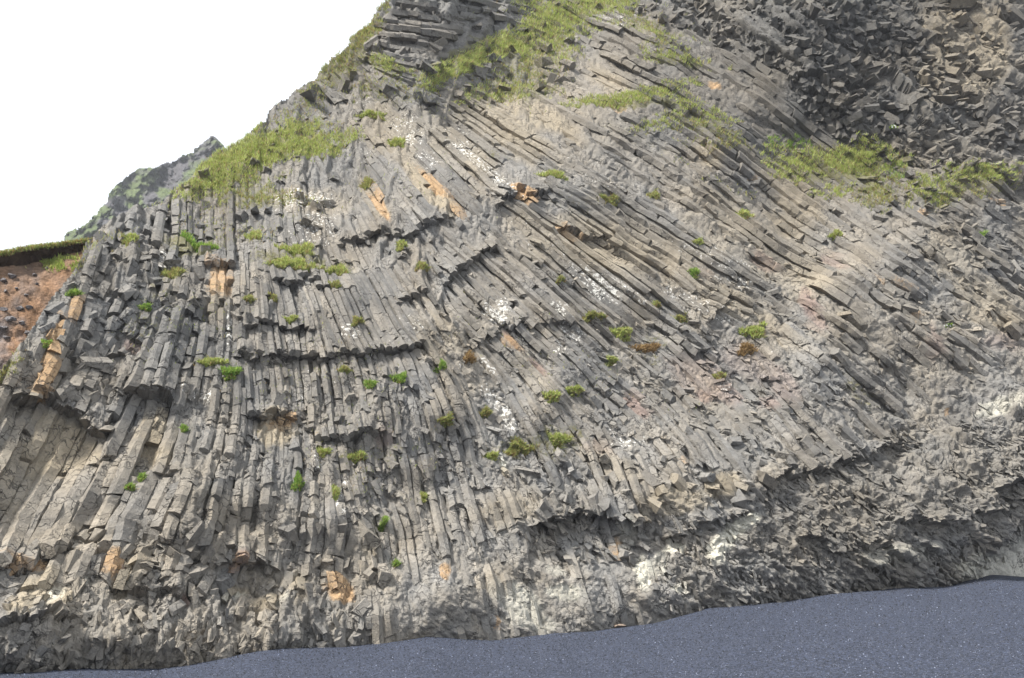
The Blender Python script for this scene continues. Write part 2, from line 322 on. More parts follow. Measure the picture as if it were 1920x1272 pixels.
MOSS = [(520, 270, 90, 26, -10, .9), (430, 300, 70, 26, -25, .9), (400, 340, 80, 30, -15, .8), (470, 370, 90, 22, 0, .6), (580, 250, 40, 30, 0, .6), (640, 110, 40, 60, 40, .7), (680, 60, 20, 40, 35, .8), (880, 105, 90, 22, -28, .8), (1010, 60, 100, 24, -25, .9), (1100, 15, 70, 24, -15, .9), (980, 120, 80, 50, -20, .6), (960, 170, 60, 26, 0, .6), (720, 120, 50, 20, 15, .7),
        (1180, 190, 80, 10, 0, .8), (1260, 115, 60, 10, 10, .7), (1230, 60, 60, 16, 10, .6), (1330, 240, 80, 20, 20, .6), (1280, 200, 60, 14, 20, .6), (1600, 310, 90, 36, 0, .8), (1560, 290, 60, 24, 0, .7), (1500, 320, 60, 22, 20, .7), (1640, 360, 50, 26, 0, .6), (1830, 340, 80, 24, -8, .7), (1760, 370, 50, 20, 0, .6),
        (540, 490, 75, 22, 0, .7), (370, 465, 60, 18, 0, .8), (325, 515, 30, 14, 0, .6), (270, 620, 40, 30, 0, .4), (300, 560, 30, 30, 0, .35), (400, 680, 40, 12, 0, .5), (1030, 830, 60, 30, -10, .55), (960, 840, 40, 26, 0, .5), (1620, 730, 50, 10, 40, .5), (1590, 720, 14, 8, 40, .6), (1620, 760, 40, 6, 45, .5), (640, 500, 30, 14, 0, .6), (660, 850, 40, 14, 0, .5),
        (560, 700, 40, 60, 0, .2), (700, 880, 40, 60, 0, .25), (620, 780, 40, 30, 0, .25), (120, 490, 40, 10, -10, .8), (20, 680, 30, 10, -30, .6), (1200, 260, 80, 14, 20, .3), (1080, 380, 90, 14, 15, .3), (1200, 660, 60, 16, 35, .4), (1230, 640, 30, 10, 35, .5), (940, 290, 30, 8, 20, .5), (1110, 590, 40, 10, 10, .4), (850, 200, 80, 30, 0, .3), (760, 180, 80, 30, 0, .4)]
WARM = [(100, 900, .75), (300, 1000, .6), (250, 600, .15), (560, 650, .3), (420, 400, .3), (900, 600, .6), (1100, 500, .5), (1250, 430, .4), (1500, 500, .55), (1700, 650, .35), (1850, 550, .4), (800, 80, .05), (1000, 200, .5), (1550, 130, .1), (1800, 100, .6), (1850, 250, .25), (900, 1100, .35), (600, 1050, .55), (1150, 1080, .2), (1600, 1000, .3),
        (1750, 1050, .35), (1500, 780, .1), (1150, 950, .15), (700, 900, .35), (700, 700, .25), (1300, 720, .35), (300, 1180, .5), (1450, 250, .3)]
LUMA = [(100, 700, .92), (100, 950, 1.1), (300, 600, .84), (300, 1050, 1.0), (560, 640, .9), (560, 800, .92), (900, 600, 1.1), (1100, 500, 1.1), (1300, 450, 1.02), (1550, 450, 1.0), (1700, 600, 1.03), (1850, 700, .98), (1700, 450, .95), (1500, 600, .97), (1250, 700, 1.06), (900, 1100, 1.1), (1150, 1080, 1.1), (600, 1000, 1.0), (1300, 950, 1.08), (1600, 950, .74), (1750, 1040, .82), (1800, 930, .76), (1500, 1050, .85), (1850, 800, .88), (1700, 480, .9), (1550, 120, .46), (1450, 80, .5), (1650, 220, .55), (1680, 60, .48), (1750, 250, .62), (1580, 200, .5), (1400, 60, .8), (1800, 220, .76), (800, 60, .85), (1000, 180, 1.0), (640, 200, .9), (400, 350, .9), (250, 1200, 1.1), (1550, 800, 1.08), (700, 400, .98)]  # stone tone by place; shade of the right-hand recesses is painted in too
GREY_C, GREY_W = lin(124, 122, 118), lin(136, 128, 115)
C_TAN, C_OCH, C_PNK, C_WHT = lin(162, 148, 122), lin(200, 152, 98), lin(154, 118, 106), lin(206, 202, 186)
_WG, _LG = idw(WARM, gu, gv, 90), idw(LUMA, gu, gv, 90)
FA = np.concatenate([FA, _WG[..., None], _LG[..., None]], -1)
FIDX['warm'], FIDX['luma'] = FA.shape[-1] - 2, FA.shape[-1] - 1

def stone(u, v, rnd=0.5):
    """base colour and (lichen, moss) amounts at photo-plane places; rnd 0..1 varies single blocks"""
    F = look(u, v)
    w = np.clip(F[..., FIDX['warm']] + (fbm(u / 60, v / 60, 40) - .5) * 1.5 + (np.asarray(rnd) - .5) * .5, 0, 1)[..., None]
    c = GREY_C * (1 - w) + GREY_W * w
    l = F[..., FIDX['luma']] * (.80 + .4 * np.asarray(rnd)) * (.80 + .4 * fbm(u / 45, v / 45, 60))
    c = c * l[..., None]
    for lst, col, k, a in ((TAN, C_TAN, 1, .62), (PINK, C_PNK, 3, .42), (WHITE, C_WHT, 4, .85)):
        m = (ell(lst, u, v, k) * a)[..., None]
        c = c * (1 - m) + col * m
    und = F[..., FIDX['und']][..., None] * .92
    c = c * (1 - und) + lin(200, 196, 184) * und
    return c, np.stack([ell(LICHEN, u, v, 5, .3), ell(MOSS, u, v, 6, .6), ell(OCHRE, u, v, 2, .35)], -1)

# ------------------------------------------------------------------ mesh collecting
class Acc:
    def __init__(self):
        self.v, self.f, self.c, self.a, self.n = [], [], [], [], 0
    def add(self, verts, faces, col, aux):
        n = self.n
        self.v.append(verts); self.c.append(col); self.a.append(aux)
        self.f.extend([tuple(i + n for i in f) for f in faces])
        self.n += len(verts)
    def arrays(self):
        return np.concatenate(self.v), np.concatenate(self.c), np.concatenate(self.a)

def make_mesh(name, V, faces, mat, col=None, aux=None, parent=None, smooth=False):
    me = bpy.data.meshes.new(name)
    V = np.asarray(V, np.float32)
    if isinstance(faces, np.ndarray):
        k = faces.shape[1]
        lt = np.full(len(faces), k, np.int32); li = faces.astype(np.int32).ravel()
    else:
        lt = np.fromiter((len(f) for f in faces), np.int32, len(faces))
        li = np.fromiter((i for f in faces for i in f), np.int32, int(lt.sum()))
    me.vertices.add(len(V)); me.vertices.foreach_set("co", V.ravel())
    me.loops.add(len(li)); me.loops.foreach_set("vertex_index", li)
    me.polygons.add(len(lt))
    ls = np.zeros(len(lt), np.int32); ls[1:] = np.cumsum(lt)[:-1]
    me.polygons.foreach_set("loop_start", ls)
    try:
        me.polygons.foreach_set("loop_total", lt)
    except Exception:
        pass
    me.polygons.foreach_set("use_smooth", np.full(len(lt), bool(smooth)))
    for nm, arr in (("tint", col), ("growth", aux)):
        if arr is not None:
            at = me.attributes.new(nm, 'FLOAT_COLOR', 'POINT')
            full = np.ones((len(V), 4), np.float32); full[:, :3] = arr
            at.data.foreach_set("color", full.ravel())
    me.update(calc_edges=True)
    me.validate()
    me.materials.append(mat)
    o = bpy.data.objects.new(name, me)
    C.objects.link(o)
    if parent:
        o.parent = parent
    return o

def tag(o, label=None, cat=None, group=None, kind=None):
    for k, val in (("label", label), ("category", cat), ("group", group), ("kind", kind)):
        if val:
            o[k] = val
    return o

# ------------------------------------------------------------------ materials
def new_mat(name, rough=.9, spec=.25):
    m = bpy.data.materials.new(name)
    m.use_nodes = True
    b = m.node_tree.nodes["Principled BSDF"]
    b.inputs["Roughness"].default_value = rough
    b.inputs["Specular IOR Level"].default_value = spec
    return m, m.node_tree, b

def node(t, typ, **kw):
    n = t.nodes.new(typ)
    for k, val in kw.items():
        if k in n.inputs:
            n.inputs[k].default_value = val
        else:
            setattr(n, k, val)
    return n

def noise(t, vec, scale, detail=4, rough=.55):
    n = node(t, "ShaderNodeTexNoise", Scale=scale, Detail=detail, Roughness=rough)
    t.links.new(vec, n.inputs["Vector"])
    return n.outputs["Fac"]

def rng(t, val, a, b, c, d):
    n = node(t, "ShaderNodeMapRange")
    n.inputs["From Min"].default_value, n.inputs["From Max"].default_value = a, b
    n.inputs["To Min"].default_value, n.inputs["To Max"].default_value = c, d
    t.links.new(val, n.inputs["Value"])
    return n.outputs["Result"]

def math_(t, op, a, b=None):
    n = node(t, "ShaderNodeMath", operation=op)
    for i, x in enumerate((a, b)):
        if x is None:
            continue
        if isinstance(x, (int, float)):
            n.inputs[i].default_value = x
        else:
            t.links.new(x, n.inputs[i])
    return n.outputs[0]

def mixc(t, fac, a, b, blend='MIX'):
    n = node(t, "ShaderNodeMix", data_type='RGBA', blend_type=blend)
    if isinstance(fac, (int, float)):
        n.inputs["Factor"].default_value = fac
    else:
        t.links.new(fac, n.inputs["Factor"])
    for s, x in (("A", a), ("B", b)):
        if isinstance(x, tuple):
            n.inputs[s].default_value = x
        else:
            t.links.new(x, n.inputs[s])
    return n.outputs["Result"]

def rock_material(name, bump=1.0, lich=True):
    m, t, b = new_mat(name, .88, .22)
    pos = node(t, "ShaderNodeNewGeometry").outputs["Position"]
    tint = node(t, "ShaderNodeAttribute", attribute_name="tint").outputs["Color"]
    gr = node(t, "ShaderNodeAttribute", attribute_name="growth").outputs["Color"]
    sep = node(t, "ShaderNodeSeparateColor")
    t.links.new(gr, sep.inputs[0])
    n1, n2, n3 = noise(t, pos, 1.3, 6, .6), noise(t, pos, 7, 6, .65), noise(t, pos, 34, 4, .6)
    val = math_(t, 'MULTIPLY', rng(t, n1, .3, .7, .80, 1.18), rng(t, n2, .28, .72, .80, 1.2))
    val = math_(t, 'MULTIPLY', val, rng(t, n3, .3, .7, .88, 1.12))
    comb = node(t, "ShaderNodeCombineColor")
    for i in range(3):
        t.links.new(val, comb.inputs[i])
    col = mixc(t, 1.0, tint, comb.outputs[0], 'MULTIPLY')
    oc = rng(t, math_(t, 'ADD', sep.outputs[2], math_(t, 'ADD', rng(t, n2, .3, .7, -.35, .25), rng(t, n1, .3, .7, -.25, .2))), .25, .8, 0, .9)
    col = mixc(t, oc, col, mixc(t, rng(t, n3, .3, .7, 0, 1), (.35, .205, .10, 1), (.46, .33, .19, 1)))
    # hairline joints darken where the stone is split
    vo = node(t, "ShaderNodeTexVoronoi", feature='DISTANCE_TO_EDGE', Scale=2.6)
    warp = node(t, "ShaderNodeVectorMath", operation='ADD')
    nw = node(t, "ShaderNodeTexNoise", Scale=2.2, Detail=3)
    t.links.new(pos, nw.inputs["Vector"]); t.links.new(pos, warp.inputs[0]); t.links.new(nw.outputs["Color"], warp.inputs[1])
    t.links.new(warp.outputs[0], vo.inputs["Vector"])
    crack = math_(t, 'MULTIPLY', rng(t, vo.outputs["Distance"], .008, .05, 1, 0), rng(t, n1, .43, .57, 0, .75))
    vo2 = node(t, "ShaderNodeTexVoronoi", feature='DISTANCE_TO_EDGE', Scale=5.5)
    t.links.new(warp.outputs[0], vo2.inputs["Vector"])
    crack = math_(t, 'MAXIMUM', crack, math_(t, 'MULTIPLY', rng(t, vo2.outputs["Distance"], .01, .07, 1, 0), rng(t, n2, .53, .64, 0, .55)))
    col = mixc(t, crack, col, (.035, .033, .032, 1))
    # brown-green film of moss and soil
    mo = math_(t, 'ADD', sep.outputs[1], rng(t, n2, .3, .7, -.55, .45))
    mo = rng(t, mo, .35, .75, 0, .85)
    col = mixc(t, mo, col, mixc(t, rng(t, n3, .35, .65, 0, 1), (.12, .095, .06, 1), (.16, .17, .06, 1)))
    # white crusts of lichen
    nl = noise(t, pos, 8.5, 4, .6)
    li = math_(t, 'ADD', math_(t, 'MULTIPLY', sep.outputs[0], .185), math_(t, 'ADD', math_(t, 'MULTIPLY', nl, .72), math_(t, 'MULTIPLY', n1, .28)))
    li = rng(t, li, .685, .715, 0, .92)
    li = math_(t, 'MULTIPLY', li, rng(t, sep.outputs[0], 0.02, .15, 0, 1))
    col = mixc(t, li, col, (.70, .68, .62, 1))
    t.links.new(col, b.inputs["Base Color"])
    h = math_(t, 'ADD', math_(t, 'MULTIPLY', n2, .6), math_(t, 'MULTIPLY', n3, .22))
    h = math_(t, 'SUBTRACT', h, math_(t, 'MULTIPLY', crack, .5))
    bp = node(t, "ShaderNodeBump", Strength=.75 * bump, Distance=.16)
    t.links.new(h, bp.inputs["Height"]); t.links.new(bp.outputs[0], b.inputs["Normal"])
    return m

ROCK = rock_material("basalt")
def soil_material(name, a, bcol):
    m, t, b = new_mat(name, .95, .1)
    pos = node(t, "ShaderNodeNewGeometry").outputs["Position"]
    tint = node(t, "ShaderNodeAttribute", attribute_name="tint").outputs["Color"]
    n1, n2 = noise(t, pos, a, 6, .65), noise(t, pos, a * 6, 5, .65)
    comb = node(t, "ShaderNodeCombineColor")
    val = math_(t, 'MULTIPLY', rng(t, n1, .3, .7, .7, 1.3), rng(t, n2, .3, .7, .65, 1.35))
    for i in range(3):
        t.links.new(val, comb.inputs[i])
    t.links.new(mixc(t, 1.0, tint, comb.outputs[0], 'MULTIPLY'), b.inputs["Base Color"])
    bp = node(t, "ShaderNodeBump", Strength=.9, Distance=bcol)
    t.links.new(math_(t, 'ADD', n1, math_(t, 'MULTIPLY', n2, .5)), bp.inputs["Height"]); t.links.new(bp.outputs[0], b.inputs["Normal"])
    return m
SOIL = soil_material("soil", 1.6, .2)
FAR = soil_material("mountain_ground", .16, 2.5)

m, t, b = new_mat("grass_blades", .75, .2)
at = node(t, "ShaderNodeAttribute", attribute_name="tint").outputs["Color"]
t.links.new(at, b.inputs["Base Color"])
tr = node(t, "ShaderNodeBsdfTranslucent")
t.links.new(at, tr.inputs["Color"])
mx = node(t, "ShaderNodeMixShader")
mx.inputs[0].default_value = .4
t.links.new(b.outputs[0], mx.inputs[1]); t.links.new(tr.outputs[0], mx.inputs[2])
t.links.new(mx.outputs[0], t.nodes["Material Output"].inputs["Surface"])
GRASS = m
m, t, b = new_mat("pebble_stone", .7, .35)
at = node(t, "ShaderNodeAttribute", attribute_name="tint").outputs["Color"]
t.links.new(at, b.inputs["Base Color"])
PEBBLE = m

m, t, b = new_mat("black_sand", .8, .3)
pos = node(t, "ShaderNodeNewGeometry").outputs["Position"]
n1, n2, n3 = noise(t, pos, .35, 5, .6), noise(t, pos, 9, 4, .8), noise(t, pos, 17, 2, .8)
col = mixc(t, rng(t, n1, .3, .7, 0, 1), (.030, .037, .056, 1), (.042, .051, .076, 1))
col = mixc(t, rng(t, n2, .40, .60, .0, .85), col, (.019, .024, .041, 1))
col = mixc(t, rng(t, n3, .50, .66, 0, .8), col, (.10, .122, .19, 1))
t.links.new(col, b.inputs["Base Color"])
bp = node(t, "ShaderNodeBump", Strength=1.0, Distance=.05)
t.links.new(math_(t, 'ADD', math_(t, 'MULTIPLY', n2, .8), n3), bp.inputs["Height"]); t.links.new(bp.outputs[0], b.inputs["Normal"])
SAND = m

# ------------------------------------------------------------------ beach: one sheet, polar around the viewer, rising to the right
ANG_IN = 420
def beach_z(az, r):
    """height of the sand in a direction az (tan) at a distance r measured along the view axis"""
    u = 960 + az * CP * FPX                                  # close to the photo column of that direction at the cliff foot
    uu = np.clip(u, -420, 2400)
    yb, vb = interp(YB, uu), interp(BASE, uu)
    for _ in range(2):                                       # columns shift a little with the tilt of the camera
        uu = np.clip(960 + az * (CP + (vb - 636) / FPX * SP) * FPX, -420, 2400)
        yb, vb = interp(YB, uu), interp(BASE, uu)
    zb = CAMH + ray(uu, vb)[1] * yb
    tt = r / yb
    return zb * np.minimum(tt, 1.15) ** 1.4
azs = np.linspace(-1.6, 1.6, 520)
rs = np.concatenate([np.linspace(.5, 8, 18), np.linspace(8.3, 50, 150), np.array([60, 90, 150, 260, 420, 600])])
A, R = np.meshgrid(azs, rs)
def sand_z(az, r):
    return beach_z(az, r) + .07 * (fbm(az * r / 3, r / 3, 5) - .5) * np.clip(r / 8, 0, 1) + .03 * (fbm(az * r * 1.2, r * 1.2, 6) - .5)
Z = sand_z(A, R)
V = np.stack([A * R, R, Z], -1).reshape(-1, 3)
nc = len(azs)
idx = np.arange(len(rs) * nc).reshape(len(rs), nc)
Fq = np.stack([idx[:-1, :-1], idx[:-1, 1:], idx[1:, 1:], idx[1:, :-1]], -1).reshape(-1, 4)
# behind and beside the viewer: a coarse fan that joins the first row and the two edges
nV = len(V)
zl, zr = Z[:, 0], Z[:, -1]
Xf = np.stack([np.concatenate([-600 * np.ones(len(rs)), 600 * np.ones(len(rs))]), np.concatenate([rs, rs]), np.concatenate([zl, zr])], -1)
lo, ro = np.arange(len(rs)) + nV, np.arange(len(rs)) + nV + len(rs)
Fl = np.stack([lo[:-1], idx[:-1, 0], idx[1:, 0], lo[1:]], -1)
Fr = np.stack([idx[:-1, -1], ro[:-1], ro[1:], idx[1:, -1]], -1)
Vb = np.stack([np.concatenate([[-600.], V[:nc, 0], [600.]]), np.full(nc + 2, -600.), np.zeros(nc + 2)], -1)
bo = np.arange(nc + 2) + nV + 2 * len(rs)
row0 = np.concatenate([[lo[0]], idx[0], [ro[0]]])
Fb = np.stack([bo[:-1], bo[1:], row0[1:], row0[:-1]], -1)
beach = make_mesh("beach", np.concatenate([V, Xf, Vb]), np.concatenate([Fq, Fl, Fr, Fb]), SAND, smooth=True)
tag(beach, "black sand beach rising to the right along the foot of the cliff", "beach", kind="structure")

# ------------------------------------------------------------------ cliff: rock face with hewn relief
STEP = 2.5
cu = np.arange(-425, 2446, STEP); cv = np.arange(-285, 1400, STEP)
bu, bv = np.meshgrid(cu, cv)
Fb_ = look(bu, bv)
Pm, Nm = Fb_[..., IPX:IPX + 3], Fb_[..., INX:INX + 3]
pxm = Pm[..., 1] / FPX                                        # metres per photo pixel
wu = bu + 16 * (fbm(bu / 40, bv / 40, 21, 3) - .5); wv = bv + 16 * (fbm(bu / 40, bv / 40, 25, 3) - .5)
rub, cri, smo, spl, und = (Fb_[..., FIDX[k]] for k in ('rub', 'cri', 'smo', 'spl', 'und'))
# stretch facets along the local grain
th0 = .5 * np.arctan2(Fb_[..., FIDX['s2']], Fb_[..., FIDX['c2']])
wr = np.clip((bu - 760 - (636 - bv) * .25) / 300, 0, 1)
def grained(c, k, stretch, steep=1.0):
    a1, a2 = math.radians(38), math.radians(98)
    p = [(wu * math.cos(q) + wv * math.sin(q), -wu * math.sin(q) + wv * math.cos(q)) for q in (a1, a2)]
    return chisel(p[0][0] / stretch, p[0][1], c, k, steep) * wr + chisel(p[1][0] / stretch, p[1][1], c, k + 5, steep) * (1 - wr)
off = (24 - 10 * wr * (1 - rub)) * (.6 + .5 * rub - .2 * smo) * grained(26, 100, 4.5) + 12 * (.8 + .6 * rub + .3 * cri - .1 * smo) * grained(13, 112, 3.8)
ca, sa = math.cos(math.radians(40)), math.sin(math.radians(40))
x40, y40 = wu * ca + wv * sa, -wu * sa + wv * ca
off = off + cri * 6 * chisel(x40 / 1.9, y40, 11, 120, 1.1) + cri * 8 * chisel(x40 / 1.4, y40, 26, 126, 1.2) + cri * 6 * chisel(x40 / 1.5, y40, 6.5, 128, 1.3)
off = off + spl * 8 * chisel(wu, wv / 2.6, 11, 130, 1.2) + 4 * (1 - .2 * smo) * chisel(wu, wv, 8, 140) + 1.2 * chisel(bu, bv, 4.5, 150)
cln = Fb_[..., FIDX['clean']]
off = off * (1 - .6 * und) * (1 - .7 * cln) - 5 * cln
off = off * pxm + ledge(bu, bv) - .10 * (1 - np.clip(cri + smo + spl, 0, 1))
Pb = Pm + Nm * off[..., None]
vb_ = interp(BASE, bu)
inside = inpoly(CLIFF, bu, bv)
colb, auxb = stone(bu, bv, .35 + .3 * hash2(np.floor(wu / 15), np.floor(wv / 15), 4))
ids = np.arange(bu.size).reshape(bu.shape)
Q = np.stack([ids[:-1, :-1], ids[1:, :-1], ids[1:, 1:], ids[:-1, 1:]], -1)
ok = inside[:-1, :-1] & inside[1:, :-1] & inside[1:, 1:] & inside[:-1, 1:] & (bv[1:, 1:] < vb_[1:, 1:] + 60)
Q = Q[ok]
used = np.zeros(bu.size, bool); used[Q.ravel()] = True
remap = np.cumsum(used) - 1
Qr = remap[Q]
PV = Pb.reshape(-1, 3)[used]; CV = colb.reshape(-1, 3)[used]; AV = auxb.reshape(-1, 3)[used]
# thickness: the rim of the face runs back into the hill
E = np.concatenate([Qr[:, [0, 1]], Qr[:, [1, 2]], Qr[:, [2, 3]], Qr[:, [3, 0]]])
key = np.sort(E, 1); key = key[:, 0].astype(np.int64) * len(PV) + key[:, 1]
_, inv, cnt = np.unique(key, return_inverse=True, return_counts=True)
Eb = E[cnt[inv] == 1]
rim = np.unique(Eb)
rd = PV[rim] - np.array([0, 0, CAMH])
rd /= np.linalg.norm(rd, axis=1, keepdims=True)
back1 = PV[rim] + rd * 4 + np.array([1.2, 0, -1.6]); back2 = PV[rim] + rd * 14 + np.array([6, 0, -9.0])
rmap = np.full(len(PV), -1); rmap[rim] = np.arange(len(rim)) + len(PV)
nr = len(rim)
Sk = np.stack([Eb[:, 1], Eb[:, 0], rmap[Eb[:, 0]], rmap[Eb[:, 1]]], -1)
Sk2 = np.stack([rmap[Eb[:, 1]], rmap[Eb[:, 0]], rmap[Eb[:, 0]] + nr, rmap[Eb[:, 1]] + nr], -1)
cliff = make_mesh("cliff", np.concatenate([PV, back1, back2]), np.concatenate([Qr, Sk, Sk2]), ROCK, np.concatenate([CV, CV[rim], CV[rim]]), np.concatenate([AV, AV[rim], AV[rim]]))
tag(cliff, "tall grey basalt cliff of curving jointed columns above black sand", "cliff", kind="structure")

# ------------------------------------------------------------------ columns: evenly spaced lines along the grain, swept as polygons
CELL = 10.0
occ = {}
def near(u, v, d, skip=-1, last=None):
    i, j, r = int(u // CELL), int(v // CELL), int(d // CELL) + 1
    d2 = d * d
    for a in range(i - r, i + r + 1):
        for b_ in range(j - r, j + r + 1):
            for (pu, pv, sid) in occ.get((a, b_), ()):
                if sid != skip and (pu - u) ** 2 + (pv - v) ** 2 < d2:
                    return True
    return False

_cl = blur(inpoly(CLIFF, gu, gv).astype(float), 0)
LEFTB = [(150, 450), (310, 380), (390, 480), (340, 740), (200, 780), (30, 740), (0, 700)]
ROUGH = [(1650, 380), (1800, 350), (2450, 350), (2450, 800), (1600, 880), (1520, 760), (1620, 620)]
_clin = blur(inpoly(CLIFF, gu, gv).astype(float), 1)
KCOL = np.clip(1 - 1.3 * _m_rub, 0, 1) * np.clip(1 - 1.4 * _m_cri, 0, 1) * np.clip(1 - .55 * _m_smo, 0, 1) * np.clip(1 - 1.3 * _m_spl, 0, 1) * (1 - _m_und) * _cl
MROUGH = blur(inpoly(ROUGH, gu, gv).astype(float), 5) + blur(inpoly(LEFTB, gu, gv).astype(float), 3) * 1.1
def g(arr, u, v):
    i = min(max(int((u - U0) / GS + .5), 0), NU - 1); j = min(max(int((v - V0) / GS + .5), 0), NV - 1)
    return arr[j, i]
C2, S2, SEPG = FIELDS['c2'], FIELDS['s2'], FIELDS['sep']
def direction(u, v):
    a = .5 * math.atan2(g(S2, u, v), g(C2, u, v))
    return math.cos(a), math.sin(a)
STEPL = 5.0
def trace(u, v, sgn, sid):
    out = []
    dx, dy = direction(u, v); dx, dy = dx * sgn, dy * sgn
    for _ in range(110):
        ax, ay = direction(u + dx * STEPL / 2, v + dy * STEPL / 2)
        if ax * dx + ay * dy < 0:
            ax, ay = -ax, -ay
        u, v, dx, dy = u + ax * STEPL, v + ay * STEPL, ax, ay
        if not (-400 < u < 2420 and -260 < v < 1290) or g(KCOL, u, v) < .3 or g(_clin, u, v) < .97:
            break
        if near(u, v, .52 * g(SEPG, u, v), sid):
            break
        out.append((u, v))
    return out
seeds = [(1100, 500), (560, 640), (90, 900), (1500, 520), (900, 250), (800, 930), (780, 60), (300, 600)]
seeds += [(random.uniform(-380, 2400), random.uniform(-250, 1250)) for _ in range(1500)]
lines = []
queue = []
k = 0
while k < len(seeds) or queue:
    if queue:
        u, v = queue.pop(0)
    else:
        u, v = seeds[k]; k += 1
    if not (-400 < u < 2420 and -260 < v < 1290) or g(KCOL, u, v) < .35:
        continue
    s = g(SEPG, u, v)
    if near(u, v, .9 * s):
        continue
    sid = len(lines)
    fw, bw = trace(u, v, 1, sid), trace(u, v, -1, sid)
    ln = bw[::-1] + [(u, v)] + fw
    if len(ln) < 4:
        continue
    lines.append(ln)
    for (pu, pv) in ln:
        occ.setdefault((int(pu // CELL), int(pv // CELL)), []).append((pu, pv, sid))
    for q in range(0, len(ln), 6):
        pu, pv = ln[q]
        dx, dy = direction(pu, pv)
        w = g(SEPG, pu, pv)
        queue.append((pu - dy * w, pv + dx * w)); queue.append((pu + dy * w, pv - dx * w))
    if len(queue) > 4000:
        random.shuffle(queue); queue = queue[:4000]

JN = FIELDS['joint']
columns = []                                                 # (area in frame, verts, faces, colours, growth)
def ngon(n, r):
    ph = random.random() * 2 * math.pi
    return [(ph + (i + random.uniform(-.22, .22)) * 2 * math.pi / n, r * random.uniform(.86, 1.12)) for i in range(n)]

for ln in lines:
    L = np.array(ln)
    if len(L) < 4:
        continue
    F = look(L[:, 0], L[:, 1])
    P0, N0 = F[:, IPX:IPX + 3], F[:, INX:INX + 3]
    sepv = F[:, FIDX['sep']]; mpp = P0[:, 1] / FPX
    T = np.gradient(P0, axis=0); T /= np.linalg.norm(T, axis=1, keepdims=True)
    N0 = N0 - T * (N0 * T).sum(1, keepdims=True); N0 /= np.linalg.norm(N0, axis=1, keepdims=True)
    B0 = np.cross(T, N0)
    # ledge side of each sample for every ledge: a column breaks where it crosses one
    sides = []
    for Lg in LEDGES:
        dv, ins = ledge_dv(L[:, 0], L[:, 1], Lg)
        sides.append(np.where(ins > .3, np.sign(dv), 0))
    sides = np.array(sides)
    cut = np.zeros(len(L), bool)
    cut[1:] = ((sides[:, 1:] * sides[:, :-1]) < 0).any(0)
    OL = ledge(L[:, 0], L[:, 1])
    pos = 0
    poly = ngon(random.choice((5, 6, 6, 7)), 1)
    major = random.gauss(0, .16)
    stag = vnoise(L[:, 0] / 55, L[:, 1] / 55, 300) - .5
    acc = Acc(); area = 0.0
    def flush():
        global acc, area
        if acc.n:
            columns.append((area, acc))
        acc, area = Acc(), 0.0
    while pos < len(L) - 1:
        want = max(1.0, random.lognormvariate(0, .55) * g(JN, *L[pos]) * sepv[pos] / STEPL)
        end = min(len(L) - 1, pos + max(2, int(want)))
        hard = False
        cc = np.nonzero(cut[pos + 1:end + 1])[0]
        if len(cc):
            end = pos + 1 + cc[0]; hard = True
        if end - pos < 1:
            end = pos + 1
        if random.random() < .02 + .15 * float(g(MROUGH, *L[pos])) + .02 * (g(JN, *L[pos]) < 3) and not hard:     # a piece has fallen out
            pos = end; flush(); continue
        n_r = max(2, min(14, (end - pos) // 3 + 2))
        tt = np.linspace(pos, end - (.02 if hard else .06) , n_r)
        i0 = np.minimum(tt.astype(int), len(L) - 2); fr = (tt - i0)[:, None]
        mid = (pos + end) // 2
        Pc = P0[i0] * (1 - fr) + P0[i0 + 1] * fr
        Tc, Nc, Bc = T[i0], N0[i0], B0[i0]
        r = sepv[mid] * mpp[mid] * .66 * random.uniform(.93, 1.10)
        jit = g(JN, *L[mid]); loose = 1.0 if jit > 6 else 1.6
        # ledge offset kept on this block's own side of the break
        inn = np.clip(np.round(tt).astype(int), pos, max(pos, end - 1))
        cl = F[mid, FIDX['clean']]
        o = OL[inn] + sepv[mid] * mpp[mid] * (stag[inn] * .9 + major * 1.5 + random.gauss(0, .07) * loose) * (1 - .5 * cl)
        rel = F[mid, FIDX['rel']]
        o = o - r * (.22 + .75 * (1 - rel)) + r * random.gauss(0, .13) * (1 - .6 * cl)
        lat = random.gauss(0, .06) * r * loose
        roll = random.gauss(0, .05) * loose
        wob = np.array([random.gauss(0, .04) * r for _ in range(n_r)])
        Pc = Pc + Nc * (o + wob)[:, None] + Bc * lat
        tilt = [(random.gauss(0, .28), random.gauss(0, .28)) for _ in range(2)]
        nn = len(poly)
        V = np.empty((n_r * nn, 3)); 
        for a in range(n_r):
            for q, (ph, rr) in enumerate(poly):
                x, y = math.cos(ph + roll) * rr * r, math.sin(ph + roll) * rr * r
                sh = 0.0
                if a == 0:
                    sh = (x * tilt[0][0] + y * tilt[0][1])
                elif a == n_r - 1:
                    sh = (x * tilt[1][0] + y * tilt[1][1])
                jx = random.gauss(0, .06) * r
                V[a * nn + q] = Pc[a] + Bc[a] * (x + jx) + Nc[a] * (y * .9 + random.gauss(0, .05) * r) + Tc[a] * sh
        fs = [(a * nn + q, a * nn + (q + 1) % nn, (a + 1) * nn + (q + 1) % nn, (a + 1) * nn + q) for a in range(n_r - 1) for q in range(nn)]
        fs.append(tuple(range(nn - 1, -1, -1))); fs.append(tuple((n_r - 1) * nn + q for q in range(nn)))
        us = np.repeat(L[i0, 0], nn); vs = np.repeat(L[i0, 1], nn)
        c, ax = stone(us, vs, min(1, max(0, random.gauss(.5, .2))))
        acc.add(V, fs, c, ax)
        um, vm = L[mid]
        if 0 < um < 1920 and 0 < vm < 1272:
            area += (end - pos) * STEPL * sepv[mid]
        if hard or random.random() < .16:
            major = random.gauss(0, .2)
            if random.random() < .5:
                poly = ngon(random.choice((5, 6, 6, 7)), 1)
            flush()
        pos = end
    flush()

